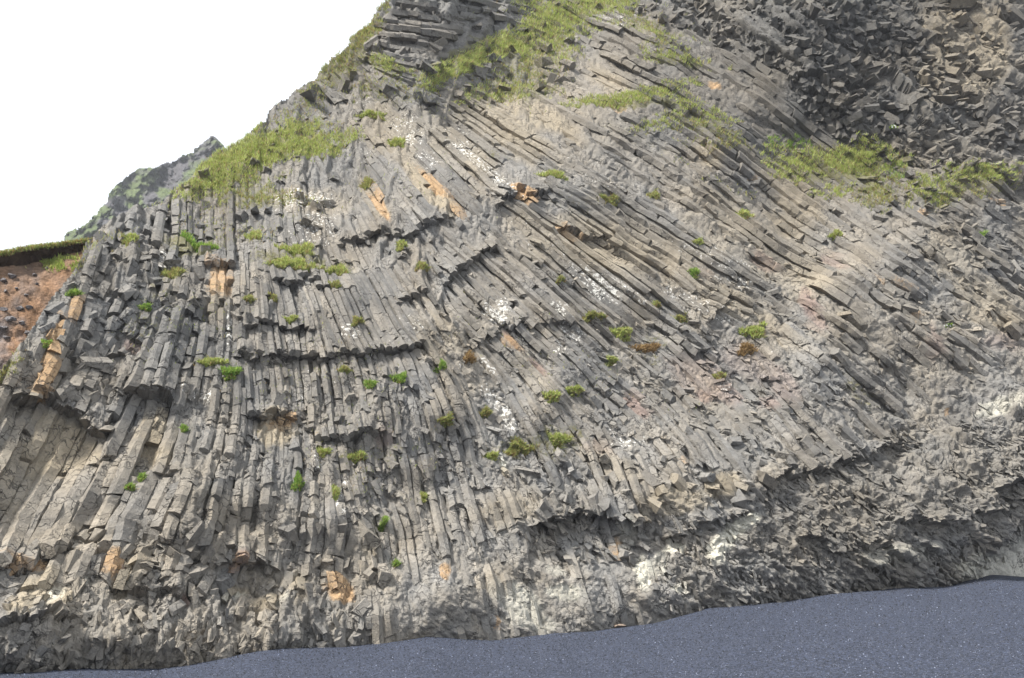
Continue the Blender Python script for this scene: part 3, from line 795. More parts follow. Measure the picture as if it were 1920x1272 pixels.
columns.sort(key=lambda c: -c[0])
print("columns", len(columns), "lines", len(lines))
ALLV, ALLF, alln = [], [], 0
def remember(V, F):
    global alln
    ALLV.append(V); ALLF.extend([tuple(i + alln for i in f) for f in F]); alln += len(V)
for (ar, acc) in columns[:100]:
    V, c, a = acc.arrays()
    make_mesh("basalt_column", V, acc.f, ROCK, c, a, cliff)
    remember(V, acc.f)
mass = Acc()
for (ar, acc) in columns[100:]:
    V, c, a = acc.arrays()
    mass.add(V, acc.f, c, a)
V, c, a = mass.arrays()
tag(make_mesh("column_mass", V, mass.f, ROCK, c, a, cliff), kind="stuff")
remember(V, mass.f)

# ------------------------------------------------------------------ broken blocks and splinters
def block(F, size, axis_n, tilt, squash=1.0, n=None, lift=0.0):
    """a short broken prism; F = field row; axis_n: along the face normal (1) or across it (0)"""
    P, Nn = F[IPX:IPX + 3], F[INX:INX + 3]
    mp = P[1] / FPX
    r = size * mp * .5
    a = .5 * math.atan2(F[FIDX['s2']], F[FIDX['c2']])
    R_ = np.cross(Nn, np.array([0, 0, 1.0])); R_ /= np.linalg.norm(R_); U_ = np.cross(R_, Nn)
    if R_[0] < 0:
        R_, U_ = -R_, U_
    if U_[2] < 0:
        U_ = -U_
    gdir = R_ * math.cos(a) - U_ * math.sin(a)
    ax = Nn * axis_n + gdir * (1 - axis_n) + np.array([random.gauss(0, tilt) for _ in range(3)])
    ax /= np.linalg.norm(ax)
    t1 = np.cross(ax, Nn + np.array([.31, .17, .05])); t1 /= np.linalg.norm(t1); t2 = np.cross(ax, t1)
    n = n or random.choice((3, 4, 4, 5, 5, 6))
    pl = ngon(n, 1)
    hl = r * random.uniform(.8, 1.6)
    Pc = P + Nn * lift
    V = []
    far_end = random.choice((-1, 1))
    for e in (-1, 1):
        tx, ty = random.gauss(0, .35), random.gauss(0, .35)
        sc = random.uniform(.4, 1.05) if e == far_end else random.uniform(.8, 1.05)
        for ph, rr in pl:
            x, y = math.cos(ph) * rr * r * sc, math.sin(ph) * rr * r * sc * squash
            V.append(Pc + t1 * x + t2 * y + ax * (e * hl + x * tx + y * ty) + RNG.normal(0, .11, 3) * r)
    fs = [(q, (q + 1) % n, n + (q + 1) % n, n + q) for q in range(n)] + [tuple(range(n - 1, -1, -1)), tuple(range(n, 2 * n))]
    return np.array(V), fs

def scatter(acc, poly, spacing, size, axis_n, tilt, squash=1.0, prob=1.0, up=.35, key=None):
    P = np.array(poly)
    u0, v0 = P.min(0); u1, v1 = P.max(0)
    us = np.arange(u0, u1, spacing); vs = np.arange(v0, v1, spacing)
    uu, vv = np.meshgrid(us, vs)
    uu = uu + RNG.uniform(-.5, .5, uu.shape) * spacing; vv = vv + RNG.uniform(-.5, .5, uu.shape) * spacing
    keep = inpoly(poly, uu, vv) & inpoly(CLIFF, uu, vv) & inpoly(CLIFF, uu - 16, vv - 10) & (RNG.random(uu.shape) < prob) & (vv < interp(BASE, uu) + 5)
    uu, vv = uu[keep], vv[keep]
    F = look(uu, vv); L = ledge(uu, vv)
    rn = np.clip(RNG.normal(.5, .22, len(uu)), 0, 1)
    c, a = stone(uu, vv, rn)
    for i in range(len(uu)):
        if F[i, FIDX['clean']] * .85 > random.random():
            continue
        if key is not None and random.random() > F[i, FIDX[key]]:
            continue
        sz = size * min(1.35, random.lognormvariate(-.05, .35))
        mp = F[i, IPX + 1] / FPX
        V, fs = block(F[i], sz, axis_n, tilt, squash, lift=L[i] + random.uniform(-.25, up) * sz * mp)
        acc.add(V, fs, np.repeat(c[i:i + 1], len(V), 0), np.repeat(a[i:i + 1], len(V), 0))

rubble = Acc()
scatter(rubble, RUBBLE, 13, 17, .6, .35, .75, prob=.95, up=.25)
scatter(rubble, [(1380, 0), (1720, 0), (1760, 230), (1600, 270), (1480, 160)], 18, 21, .7, .35, .8, prob=.8, up=.45)
scatter(rubble, RUBBLE, 12, 10, .4, .45, .6, prob=.5, up=.8)
scatter(rubble, [(1700, -100), (1930, -100), (1930, 200), (1760, 200)], 20, 24, .3, .3, prob=.6)
scatter(rubble, [(1600, 270), (1930, 300), (1930, 560), (1700, 480)], 18, 16, .25, .3, .6, prob=.4, up=.15)
scatter(rubble, [(640, 90), (740, 0), (1140, 0), (1180, 120), (900, 200), (520, 190)], 24, 22, .35, .4, prob=.5)
scatter(rubble, [(160, 460), (310, 380), (400, 500), (330, 720), (180, 760), (60, 740), (0, 700)], 18, 22, .12, .25, .8, prob=.6, up=.2)
scatter(rubble, [(320, 350), (620, 240), (640, 420), (330, 460)], 26, 20, .35, .4, prob=.4)
scatter(rubble, [(120, 1010), (300, 990), (560, 1000), (720, 930), (720, 1080), (560, 1120), (200, 1110), (-40, 1130), (-40, 1060)], 22, 25, .3, .2, .9, prob=.55, up=.2)
scatter(rubble, [(500, 760), (760, 720), (740, 900), (520, 880)], 24, 18, .4, .4, prob=.4)
scatter(rubble, [(1080, 560), (1330, 610), (1560, 760), (1480, 860), (1240, 830), (1060, 760)], 24, 18, .12, .25, .7, prob=.3, up=.15)
scatter(rubble, [(380, 450), (1900, 200), (1900, 700), (1300, 900), (500, 1000), (200, 800)], 22, 15, .12, .3, .7, prob=.3, up=.25)
scatter(rubble, [(1300, 250), (1930, 300), (1930, 800), (1500, 880), (1250, 800)], 20, 13, .06, .2, .5, prob=.25, up=.1)
scatter(rubble, [(700, 820), (1200, 820), (1200, 1040), (700, 1060)], 20, 15, .06, .2, .5, prob=.25, up=.1)
scatter(rubble, [(980, 860), (1460, 850), (1450, 960), (1200, 1050), (990, 1040)], 22, 20, .3, .4, prob=.35)
V, c, a = rubble.arrays()
tag(make_mesh("broken_blocks", V, rubble.f, ROCK, c, a, cliff), kind="stuff")
remember(V, rubble.f)

flakes = Acc()
scatter(flakes, CRINKLE, 7, 9, .15, .3, .45, prob=.85, up=.5, key='cri')
scatter(flakes, [(1430, 890), (1700, 810), (1930, 870), (1930, 1000), (1800, 1080), (1560, 1060), (1480, 980)], 11, 11, .15, .3, .45, prob=.45, up=.6)
scatter(flakes, SPLINT, 13, 17, .05, .35, .5, prob=.6, up=.4, key='spl')
scatter(flakes, [(1000, 960), (1210, 950), (1220, 1060), (1010, 1050)], 11, 17, .35, .4, .5, prob=.6)
scatter(flakes, [(700, 1050), (1250, 1000), (1260, 1180), (700, 1200)], 24, 15, .1, .3, .4, prob=.03, up=.0)
scatter(flakes, [(-20, 700), (1900, 300), (1900, 900), (900, 1050), (0, 1100)], 14, 8, .1, .3, .6, prob=.4, up=.25)
V, c, a = flakes.arrays()
tag(make_mesh("rock_splinters", V, flakes.f, ROCK, c, a, cliff), kind="stuff")
remember(V, flakes.f)

# a coarser copy of the face for finding where plants root (not linked to the scene)
sub = np.ix_(np.arange(0, bu.shape[0], 3), np.arange(0, bu.shape[1], 3))
sP = Pb[sub]; sI = np.arange(sP.shape[0] * sP.shape[1]).reshape(sP.shape[:2])
remember(sP.reshape(-1, 3), [tuple(q) for q in np.stack([sI[:-1, :-1], sI[1:, :-1], sI[1:, 1:], sI[:-1, 1:]], -1).reshape(-1, 4).tolist()])
BVH = BVHTree.FromPolygons(np.concatenate(ALLV).tolist(), ALLF)

def on_rock(u, v):
    F = look(np.array([u]), np.array([v]))[0]
    P, Nn = Vector(F[IPX:IPX + 3]), Vector(F[INX:INX + 3])
    hit = BVH.ray_cast(P + Nn * 3, -Nn, 6)
    return (hit[0], Nn) if hit[0] else (P, Nn)

# ------------------------------------------------------------------ plants
GREENS = {'grass': (lin(122, 134, 66), lin(146, 152, 96), lin(138, 130, 90)), 'bright': (lin(94, 122, 52), lin(120, 140, 68), lin(116, 128, 68)),
          'olive': (lin(110, 118, 66), lin(136, 136, 84), lin(128, 112, 78)), 'dead': (lin(112, 92, 62), lin(134, 114, 78), lin(96, 76, 52)),
          'turf': (lin(116, 132, 66), lin(140, 148, 84), lin(126, 122, 76))}
def blade(acc, root, nrm, length, width, kind, lean=.5):
    pal = GREENS[kind]
    r = random.random()
    c = pal[0] if r < .45 else pal[1] if r < .8 else pal[2]
    c = c * random.uniform(.8, 1.3) * 1.6
    side = Vector((random.gauss(0, 1), random.gauss(0, .5), random.gauss(0, .35)))
    d = (nrm * random.uniform(.2, .8) + Vector((0, 0, 1)) * random.uniform(.2, 1.0) + side * lean).normalized()
    w = d.cross(Vector((random.gauss(0, 1), random.gauss(0, 1), random.gauss(0, 1)))).normalized() * width
    mid = root + d * length * .55
    tip = mid + (d + nrm * .3 + Vector((0, 0, -.75)) * random.random()).normalized() * length * .5
    acc.add(np.array([root - w - d * .03, root + w - d * .03, mid + w * .8, mid - w * .8, tip]), [(0, 1, 2, 3), (3, 2, 4)], np.tile(c, (5, 1)), np.zeros((5, 3)))

def roots(u, v):
    """where plants at these places root: on whatever rock stands out there"""
    F = look(u, v)
    out = []
    for r_ in F:
        P, Nn = Vector(r_[IPX:IPX + 3]), Vector(r_[INX:INX + 3])
        hit = BVH.ray_cast(P + Nn * 3, -Nn, 6)
        out.append((hit[0] or P, Nn))
    return out

def mat_of_grass(acc, cu, cv, ru, rv, ang, count, kind, length, thr=.0, k=0):
    a = math.radians(ang)
    n = int(count * 4)
    r, ph = RNG.random(n) ** .62 * 1.75, RNG.random(n) * 6.283
    x, y = r * np.cos(ph) * ru, r * np.sin(ph) * rv
    u, v = cu + x * math.cos(a) - y * math.sin(a), cv + x * math.sin(a) + y * math.cos(a)
    keep = (.6 * fbm(u / 30, v / 14, 700 + k, 4) + .4 * fbm(u / 7, v / 5, 900 + k, 2) > thr + .015 + .075 * r ** 2) & inpoly(CLIFF, u, v)
    for p, nn in roots(u[keep], v[keep]):
        s = p[1] / FPX
        kk = kind if random.random() > .16 else random.choice(('olive', 'grass', 'dead'))
        blade(acc, p, nn, length * .8 * s * random.uniform(.5, 1.3), s * random.uniform(.4, .8), kk)

grass = Acc()
for q, (cu_, cv_, ru, rv, ang, n, kind, ln_, thr) in enumerate([
        (520, 272, 100, 26, -8, 2600, 'grass', 11, .36), (440, 300, 70, 30, -25, 1800, 'grass', 11, .36), (560, 285, 60, 14, 0, 700, 'grass', 10, .34), (400, 345, 90, 26, -12, 1500, 'grass', 9, .44), (470, 372, 100, 18, 3, 1100, 'olive', 9, .46),
        (590, 250, 50, 40, 0, 600, 'olive', 9, .46), (560, 205, 50, 30, -30, 500, 'olive', 8, .48), (610, 140, 26, 60, 42, 900, 'olive', 9, .42), (682, 55, 16, 46, 36, 900, 'olive', 10, .32), (655, 130, 50, 40, 0, 500, 'olive', 9, .48), (720, 122, 50, 14, 18, 600, 'grass', 9, .42),
        (760, 165, 80, 20, 0, 500, 'olive', 8, .48), (845, 135, 50, 12, -28, 700, 'grass', 11, .34), (900, 105, 60, 16, -26, 1000, 'grass', 11, .36), (980, 75, 80, 22, -25, 1600, 'grass', 11, .36), (1070, 35, 90, 26, -22, 1900, 'grass', 11, .36), (1130, 5, 80, 24, -5, 1200, 'grass', 11, .38), (1000, 5, 50, 18, 20, 600, 'grass', 10, .4),
        (990, 120, 80, 36, -20, 1200, 'olive', 9, .45), (930, 175, 50, 14, -10, 600, 'grass', 9, .38), (1000, 165, 60, 24, 0, 600, 'olive', 9, .46), (1060, 95, 24, 40, 10, 700, 'grass', 10, .42), (1210, 40, 60, 20, 10, 500, 'olive', 9, .46), (1230, 65, 60, 8, 10, 400, 'grass', 8, .4), (1270, 112, 60, 9, 10, 600, 'grass', 9, .38), (1250, 95, 40, 8, 10, 250, 'olive', 8, .42),
        (1150, 188, 60, 7, -5, 600, 'grass', 9, .34), (1220, 172, 60, 8, -10, 600, 'grass', 9, .36), (1285, 190, 50, 10, 30, 450, 'grass', 9, .4), (1240, 230, 40, 12, -15, 350, 'grass', 9, .42), (1320, 215, 50, 12, 15, 450, 'grass', 9, .42), (1330, 250, 60, 14, 15, 500, 'olive', 9, .46), (1340, 275, 60, 10, 0, 300, 'olive', 8, .48),
        (1620, 297, 50, 24, 8, 1300, 'grass', 11, .34), (1560, 310, 60, 22, 0, 900, 'grass', 10, .4), (1500, 315, 55, 18, 20, 800, 'grass', 10, .4), (1475, 335, 30, 9, 0, 300, 'grass', 9, .38), (1480, 268, 26, 12, 0, 350, 'bright', 9, .4), (1640, 355, 50, 26, 20, 800, 'olive', 9, .45), (1570, 362, 35, 10, 0, 350, 'grass', 9, .4), (1600, 380, 60, 14, 10, 300, 'olive', 9, .48),
        (1800, 330, 50, 14, -5, 800, 'grass', 9, .38), (1860, 330, 40, 14, -5, 650, 'grass', 9, .38), (1740, 355, 40, 14, 20, 500, 'grass', 9, .4), (1790, 365, 50, 14, 0, 400, 'olive', 9, .45), (1690, 325, 30, 10, 20, 250, 'bright', 9, .42), (1960, 330, 60, 20, 0, 400, 'grass', 9, .4), (1130, -60, 150, 50, -20, 900, 'grass', 10, .42),
        (1350, 340, 80, 12, 25, 220, 'olive', 7, .5), (600, 700, 160, 90, 0, 350, 'olive', 6, .5), (700, 870, 140, 70, 0, 350, 'olive', 6, .5), (330, 620, 80, 70, 0, 350, 'olive', 7, .5), (450, 430, 120, 40, 0, 450, 'olive', 7, .48), (850, 180, 150, 40, 0, 400, 'olive', 7, .5), (740, 330, 140, 90, 0, 220, 'olive', 6, .52), (1080, 690, 220, 60, 20, 250, 'olive', 6, .52), (180, 470, 60, 20, -20, 350, 'olive', 7, .45), (20, 690, 40, 14, -40, 250, 'olive', 7, .44)]):
    mat_of_grass(grass, cu_, cv_, ru, rv, ang, n, kind, ln_, thr, q)

# single plants: (u, v, ru, rv, kind, name, category, label)
PLANTS = [
    (373, 466, 56, 15, 'bright', 'grass_patch', 'grass patch', "vivid green grass patch overhanging the top of the ochre streak left of centre"),
    (545, 502, 66, 15, 'grass', 'grass_patch', 'grass patch', "widest olive grass mat on the ledge right of the ochre streak"),
    (560, 472, 40, 12, 'grass', 'grass_patch', 'grass patch', "pale grass mat just above the widest olive grass mat"),
    (632, 506, 24, 9, 'grass', 'grass_patch', 'grass patch', "small grass patch touching the right end of the widest olive mat"),
    (432, 703, 20, 13, 'bright', 'leafy_bush', 'bush', "round bright green leafy bush at the left end of the row of snapped columns"),
    (398, 680, 34, 7, 'grass', 'grass_patch', 'grass patch', "thin grass strip on the ledge just left of the round leafy bush"),
    (694, 722, 13, 11, 'bright', 'moss_cushion', 'moss cushion', "rounded bright moss cushion, lower left one of the pair below the snapped columns"),
    (749, 707, 17, 11, 'bright', 'moss_cushion', 'moss cushion', "bright moss cushion with olive top, upper right one of the pair below the snapped columns"),
    (825, 691, 9, 9, 'bright', 'moss_cushion', 'moss cushion', "small round lime green moss cushion on bare grey columns near the middle"),
    (647, 692, 14, 7, 'olive', 'moss_cushion', 'moss cushion', "flat olive moss cushion just under the row of snapped columns"),
    (832, 792, 13, 12, 'olive', 'moss_cushion', 'moss cushion', "round olive tuft of moss left of the tall white lichen streak"),
    (556, 909, 12, 16, 'bright', 'moss_cushion', 'moss cushion', "vivid green upright moss cushion low on the left columns, brightest down there"),
    (265, 896, 6, 14, 'bright', 'grass_tuft', 'grass tuft', "slim upright green tuft in a joint of the big lower left columns"),
    (246, 921, 10, 5, 'bright', 'grass_tuft', 'grass tuft', "tiny flat green tuft just below the slim upright tuft at lower left"),
    (628, 927, 7, 13, 'grass', 'grass_tuft', 'grass tuft', "narrow grass tuft hanging right of the vivid green moss cushion"),
    (666, 857, 24, 9, 'grass', 'grass_patch', 'grass patch', "small pale grass patch on the broken blocks above the lower left columns"),
    (1164, 627, 32, 14, 'grass', 'moss_cushion', 'moss cushion', "largest pale green cushion on the right side of the column fan"),
    (1112, 596, 32, 8, 'olive', 'moss_cushion', 'moss cushion', "dark olive moss strip just above the largest pale green cushion"),
    (1412, 627, 26, 13, 'grass', 'leafy_bush', 'bush', "bushy green clump with withered stems beneath on the right centre blocks"),
    (1398, 660, 18, 12, 'dead', 'withered_tuft', 'withered tuft', "brown withered growth hanging directly under the bushy green clump"),
    (1299, 518, 11, 11, 'bright', 'moss_cushion', 'moss cushion', "round green cushion among white lichen spots on the right of the fan"),
    (1037, 329, 38, 9, 'grass', 'grass_patch', 'grass patch', "long green grass strip above the black notch in the upper fan"),
    (1132, 379, 38, 8, 'olive', 'grass_patch', 'grass patch', "curved olive grass strip on a ledge right of the black notch"),
    (1228, 365, 13, 10, 'olive', 'moss_cushion', 'moss cushion', "round olive cushion right of the curved olive grass strip"),
    (1388, 405, 28, 9, 'grass', 'grass_patch', 'grass patch', "drooping grass strip on a ledge of the upper right long columns"),
    (1033, 747, 18, 11, 'grass', 'moss_cushion', 'moss cushion', "left one of two green cushions side by side below the red stained column"),
    (1078, 735, 18, 9, 'grass', 'moss_cushion', 'moss cushion', "right one of two green cushions side by side below the red stained column"),
    (1350, 705, 15, 7, 'olive', 'moss_cushion', 'moss cushion', "small dark green cushion on reddish blocks at right centre"),
    (1042, 826, 36, 15, 'grass', 'grass_patch', 'grass patch', "green grass patch on bare soil low on the middle of the cliff"),
    (972, 842, 28, 16, 'olive', 'grass_patch', 'grass patch', "yellowing olive patch beside the tan bare spot low in the middle"),
    (1310, 457, 10, 6, 'grass', 'moss_cushion', 'moss cushion', "tiny green cushion at the upper end of a lichen dotted column"),
    (1568, 446, 15, 6, 'grass', 'grass_tuft', 'grass tuft', "flat green tuft beneath the large grassy slope at upper right"),
    (1840, 442, 9, 6, 'bright', 'grass_tuft', 'grass tuft', "lone green tuft on the brown rock near the right edge"),
    (688, 346, 14, 9, 'olive', 'moss_cushion', 'moss cushion', "dark rounded cushion at the top of the narrow ochre streak"),
    (745, 271, 18, 9, 'grass', 'grass_tuft', 'grass tuft', "grass tuft on the upper left of the fan above the ochre stain"),
    (698, 220, 32, 6, 'grass', 'grass_patch', 'grass patch', "short level grass strip high on the left shoulder of the cliff"),
    (668, 608, 13, 9, 'olive', 'moss_cushion', 'moss cushion', "dull olive cushion on white speckled rock above the snapped columns"),
    (629, 537, 12, 7, 'olive', 'moss_cushion', 'moss cushion', "small olive cushion under the right end of the grassy ledge"),
    (790, 507, 16, 9, 'olive', 'moss_cushion', 'moss cushion', "olive cushion beside the jagged black crack of the middle columns"),
    (753, 462, 13, 9, 'grass', 'moss_cushion', 'moss cushion', "green cushion with reddish soil below on the dark blocky shelf"),
    (272, 578, 13, 8, 'bright', 'moss_cushion', 'moss cushion', "light green cushion on the grey blocky rock at upper left"),
    (137, 558, 14, 7, 'bright', 'grass_tuft', 'grass tuft', "green tuft at the top of the long orange streak on the left"),
    (83, 648, 9, 9, 'bright', 'moss_cushion', 'moss cushion', "small green cushion left of the long orange streak"),
    (325, 514, 26, 11, 'olive', 'grass_patch', 'grass patch', "olive grass patch on blocks left of the ochre streak"),
    (465, 566, 13, 7, 'olive', 'moss_cushion', 'moss cushion', "left one of two small cushions side by side under the grassy ledge"),
    (512, 563, 10, 7, 'olive', 'moss_cushion', 'moss cushion', "right one of two small cushions side by side under the grassy ledge"),
    (546, 606, 14, 7, 'grass', 'moss_cushion', 'moss cushion', "green cushion on black broken column ends above the snapped row"),
    (717, 984, 6, 10, 'bright', 'grass_tuft', 'grass tuft', "narrow green tuft beside a dark block low in the cliff"),
    (742, 1060, 6, 6, 'bright', 'grass_tuft', 'grass tuft', "lowest green tuft, on the smooth grey rock near the sand"),
    (606, 846, 14, 9, 'grass', 'grass_tuft', 'grass tuft', "pale tuft on broken blocks right of the ochre hollow"),
    (1275, 598, 20, 7, 'olive', 'moss_cushion', 'moss cushion', "olive brown cushion on small blocks right of the fan"),
    (1230, 571, 11, 6, 'olive', 'moss_cushion', 'moss cushion', "tiny olive cushion above the largest pale green cushion's right end"),
    (480, 447, 16, 11, 'grass', 'grass_tuft', 'grass tuft', "grass tuft between two grey column tops above the grassy ledge"),
    (912, 773, 10, 8, 'olive', 'grass_tuft', 'grass tuft', "sparse olive tuft touching the tall white lichen streak"),
    (1052, 526, 11, 7, 'olive', 'moss_cushion', 'moss cushion', "dark olive cushion at the left end of the whitest lichen band"),
    (1148, 676, 14, 7, 'grass', 'moss_cushion', 'moss cushion', "green cushion below the soil strip under the largest pale cushion"),
    (1212, 655, 30, 8, 'dead', 'withered_tuft', 'withered tuft', "brown strip of withered growth trailing from the largest pale cushion"),
    (880, 672, 13, 12, 'dead', 'withered_tuft', 'withered tuft', "withered brown tuft hanging in the dark hollow left of the red stain"),
    (345, 806, 6, 6, 'bright', 'grass_tuft', 'grass tuft', "tiny green tuft right of the pale tan column on the left"),
    (243, 455, 18, 8, 'grass', 'grass_tuft', 'grass tuft', "grass tuft on the grey crag just under the far mountain"),
    (795, 932, 6, 9, 'grass', 'grass_tuft', 'grass tuft', "thin pale tuft on smooth columns low in the middle"),
    (922, 858, 12, 8, 'grass', 'grass_tuft', 'grass tuft', "green tuft beside the white and tan bare spot"),
]
GRP = {'moss_cushion': "moss cushions on the cliff", 'grass_patch': "grass patches on the cliff ledges", 'grass_tuft': "grass tufts in the cliff joints", 'leafy_bush': "leafy bushes on the cliff", 'withered_tuft': "withered brown growth on the cliff"}
for (pu, pv, ru, rv, kind, nm, cat, lab) in PLANTS:
    acc = Acc()
    cnt = int(160 + ru * rv * 2.4)
    ph0 = random.random() * 6
    r, ph = np.sqrt(RNG.random(cnt)), RNG.random(cnt) * 6.283
    r = r * (.72 + .34 * np.sin(3 * ph + ph0) + .22 * np.sin(7 * ph + ph0 * 2))
    us, vs = pu + r * np.cos(ph) * ru, pv + r * np.sin(ph) * rv
    rts = roots(us, vs)
    md = float(np.median([p[1] for p, n in rts]))
    for (p, n), r, v in zip(rts, r.tolist(), vs.tolist()):
        s = p[1] / FPX
        if abs(p[1] - md) > 14 * s:
            continue
        dome = max(0, 1 - r * r) * min(ru, rv) * .55 * s if nm in ('moss_cushion', 'leafy_bush') else max(0, 1 - r) * 4 * s
        kk = kind
        if kind != 'dead' and random.random() < .05 + .22 * (v > pv + rv * .4):
            kk = 'dead' if random.random() < .5 else 'olive'
        blade(acc, p + n * (dome * random.uniform(.5, 1)) - Vector((0, 0, .01)), n, (6.5 if nm == 'moss_cushion' else 9) * s * random.uniform(.6, 1.25), s * random.uniform(.6, 1.1), kk, .6)
    V, c, a = acc.arrays()
    tag(make_mesh(nm, V, acc.f, GRASS, c), lab, cat, GRP[nm])

def flowering(pu, pv, size, nflow, label):
    p, n = on_rock(pu, pv)
    s = p[1] / FPX
    root = bpy.data.objects.new("flowering_plant", None); C.objects.link(root)
    root.location = p; tag(root, label, "plant", "white flowering plants on the cliff")
    lv, fl = Acc(), Acc()
    for _ in range(60):
        o_ = Vector((random.gauss(0, .45), 0, random.gauss(0, .3))) * size * s
        blade(lv, o_ + n * .03, n, 5 * s, 1.4 * s, 'bright', .8)
    for _ in range(nflow):
        c0 = np.array(Vector((random.gauss(0, .55), 0, random.gauss(.1, .3))) * size * s + n * (5 * s))
        rr = 1.7 * s
        pts = [c0] + [c0 + rr * np.array([math.cos(q * 1.2566), -.25, math.sin(q * 1.2566)]) for q in range(5)]
        fl.add(np.array(pts), [(0, 1 + q, 1 + (q + 1) % 5) for q in range(5)], np.tile(np.array([.75, .75, .72]), (6, 1)), np.zeros((6, 3)))
    V, c, a = lv.arrays(); make_mesh("leaves", V, lv.f, GRASS, c, None, root)
    V, c, a = fl.arrays(); make_mesh("blossoms", V, fl.f, GRASS, c, None, root)
flowering(1788, 608, 11, 9, "small green plant with white blossoms on bare grey rock near the right edge")
flowering(1674, 240, 8, 5, "small plant with white blossoms on dark rubble at upper right")

# ------------------------------------------------------------------ earth slope with its turf edge, left
hu, hv = np.meshgrid(np.arange(-430, 300, 3.0), np.arange(440, 1120, 3.0))
HILL = [(-430, 508), (-200, 500), (0, 492), (60, 478), (120, 468), (175, 455), (230, 470), (260, 560), (200, 720), (0, 860), (-430, 1115)]
hy = depth(hu, hv) + 1.3 + .35 * (fbm(hu / 50, hv / 50, 81) - .5)
Ph = point(hu, hv, hy)
hoff = (6 * chisel(hu, hv, 26, 820) + 6 * chisel(hu, hv, 9, 830) + 5 * (fbm(hu / 9, hv / 9, 85) - .5)) * hy / FPX * .55
Ph[..., 1] -= hoff; Ph[..., 2] += hoff * .5
n1 = fbm(hu / 30, hv / 30, 90)[..., None]; n2 = fbm(hu / 8, hv / 8, 95)[..., None]
g_ = np.clip((hv - 560 + (n1[..., 0] - .5) * 240) / 90, 0, 1)[..., None] * .75
hc = (lin(138, 106, 78) * (1 - n1) + lin(114, 100, 90) * n1) * (.75 + .5 * n2)
hc = hc * (1 - g_) + lin(112, 106, 104) * g_ * (.7 + .6 * n2)
hid = np.arange(hu.size).reshape(hu.shape)
hin = inpoly(HILL, hu, hv)
hq = np.stack([hid[:-1, :-1], hid[1:, :-1], hid[1:, 1:], hid[:-1, 1:]], -1)[hin[:-1, :-1] & hin[1:, 1:] & hin[1:, :-1] & hin[:-1, 1:]]
hill = make_mesh("hillside", Ph.reshape(-1, 3), hq, SOIL, hc.reshape(-1, 3))
tag(hill, "reddish brown earth slope strewn with stones left of the cliff", "hillside", kind="structure")
HB = BVHTree.FromPolygons(Ph.reshape(-1, 3).tolist(), [tuple(q) for q in hq.tolist()])

TOP = [(-430, 500), (-200, 496), (0, 487), (60, 474), (110, 466), (150, 459), (230, 448)]
tu = np.arange(-430, 226, 3.0)
tv = interp(TOP, tu)
ty = depth(tu, tv) + 1.0
tp = point(tu, tv, ty)
prof = [(.35, -.42), (.05, -.36), (-.2, -.22), (-.34, -.10), (-.36, .0), (-.22, .10), (.1, .16), (.8, .22), (2.5, .3), (8, .2), (30, -2.5)]
TV, TC = [], []
for j, (fy, fz) in enumerate(prof):
    nz = (fbm(tu / 22, tu * 0 + j * .7, 60 + j, 4) - .5)
    q = tp.copy()
    sc = interp([(-430, 1.1), (60, 1.0), (150, .62), (230, .4)], tu)
    q[:, 1] += fy * sc + nz * .35; q[:, 2] += fz * sc + nz * .16
    TV.append(q)
    top = j >= 4
    c0 = (lin(106, 120, 60) if top else lin(64, 52, 44))
    TC.append(np.tile(c0, (len(tu), 1)) * (.75 + .5 * hash2(np.arange(len(tu)), np.full(len(tu), j), 3))[:, None])
tid = np.arange(len(prof) * len(tu)).reshape(len(prof), len(tu))
turf = make_mesh("turf_bank", np.concatenate(TV), np.stack([tid[:-1, :-1], tid[:-1, 1:], tid[1:, 1:], tid[1:, :-1]], -1).reshape(-1, 4), SOIL, np.concatenate(TC))
tag(turf, "grassy turf edge with dark undercut soil above the earth slope", "turf bank", kind="structure")
for _ in range(9000):
    i = random.randrange(len(tu)); j = random.choice((3, 4, 4, 5, 5, 6, 6, 7))
    p = Vector(TV[j][i]).lerp(Vector(TV[min(j + 1, len(prof) - 1)][i]), random.random())
    blade(grass, p + Vector((random.uniform(-.02, .02), 0, -.01)), Vector((0, -.8, .6)), random.uniform(.06, .15), .014, random.choice(('turf', 'olive', 'olive', 'dead')))
# grass that creeps down the slope under the turf at its right end
for _ in range(900):
    u, v = random.gauss(118, 24), random.gauss(494, 7)
    if fbm(np.array(u / 18), np.array(v / 12), 44, 3) < .42:
        continue
    ex, ez = ray(u, v)
    h = HB.ray_cast(Vector((0, 0, CAMH)), Vector((float(ex), 1, float(ez))).normalized())
    if h[0]:
        blade(grass, h[0], Vector((0, -.8, .6)), random.uniform(.08, .16), .016, 'turf')
V, c, a = grass.arrays()
tag(make_mesh("grass", V, grass.f, GRASS, c), "yellowish green grass over the upper slopes and ledges of the cliff", "grass", kind="stuff")

def boulder(size, sq=.75, n=14):
    """an angular stone: the hull of a few jittered points"""
    import bmesh
    bm = bmesh.new()
    for i in range(n):
        ph, z = random.random() * 6.283, random.uniform(-1, 1)
        r = math.sqrt(1 - z * z)
        k = random.uniform(.8, 1.1)
        bm.verts.new((r * math.cos(ph) * size * k, r * math.sin(ph) * size * k * .8, z * size * sq * k))
    bmesh.ops.convex_hull(bm, input=bm.verts)
    loose_ = [v for v in bm.verts if not v.link_faces]
    bmesh.ops.delete(bm, geom=loose_, context='VERTS')
    bm.verts.ensure_lookup_table()
    for i, v in enumerate(bm.verts):
        v.index = i
    V = np.array([v.co[:] for v in bm.verts]); F = [tuple(v.index for v in f.verts) for f in bm.faces]
    bm.free()
    return V, F

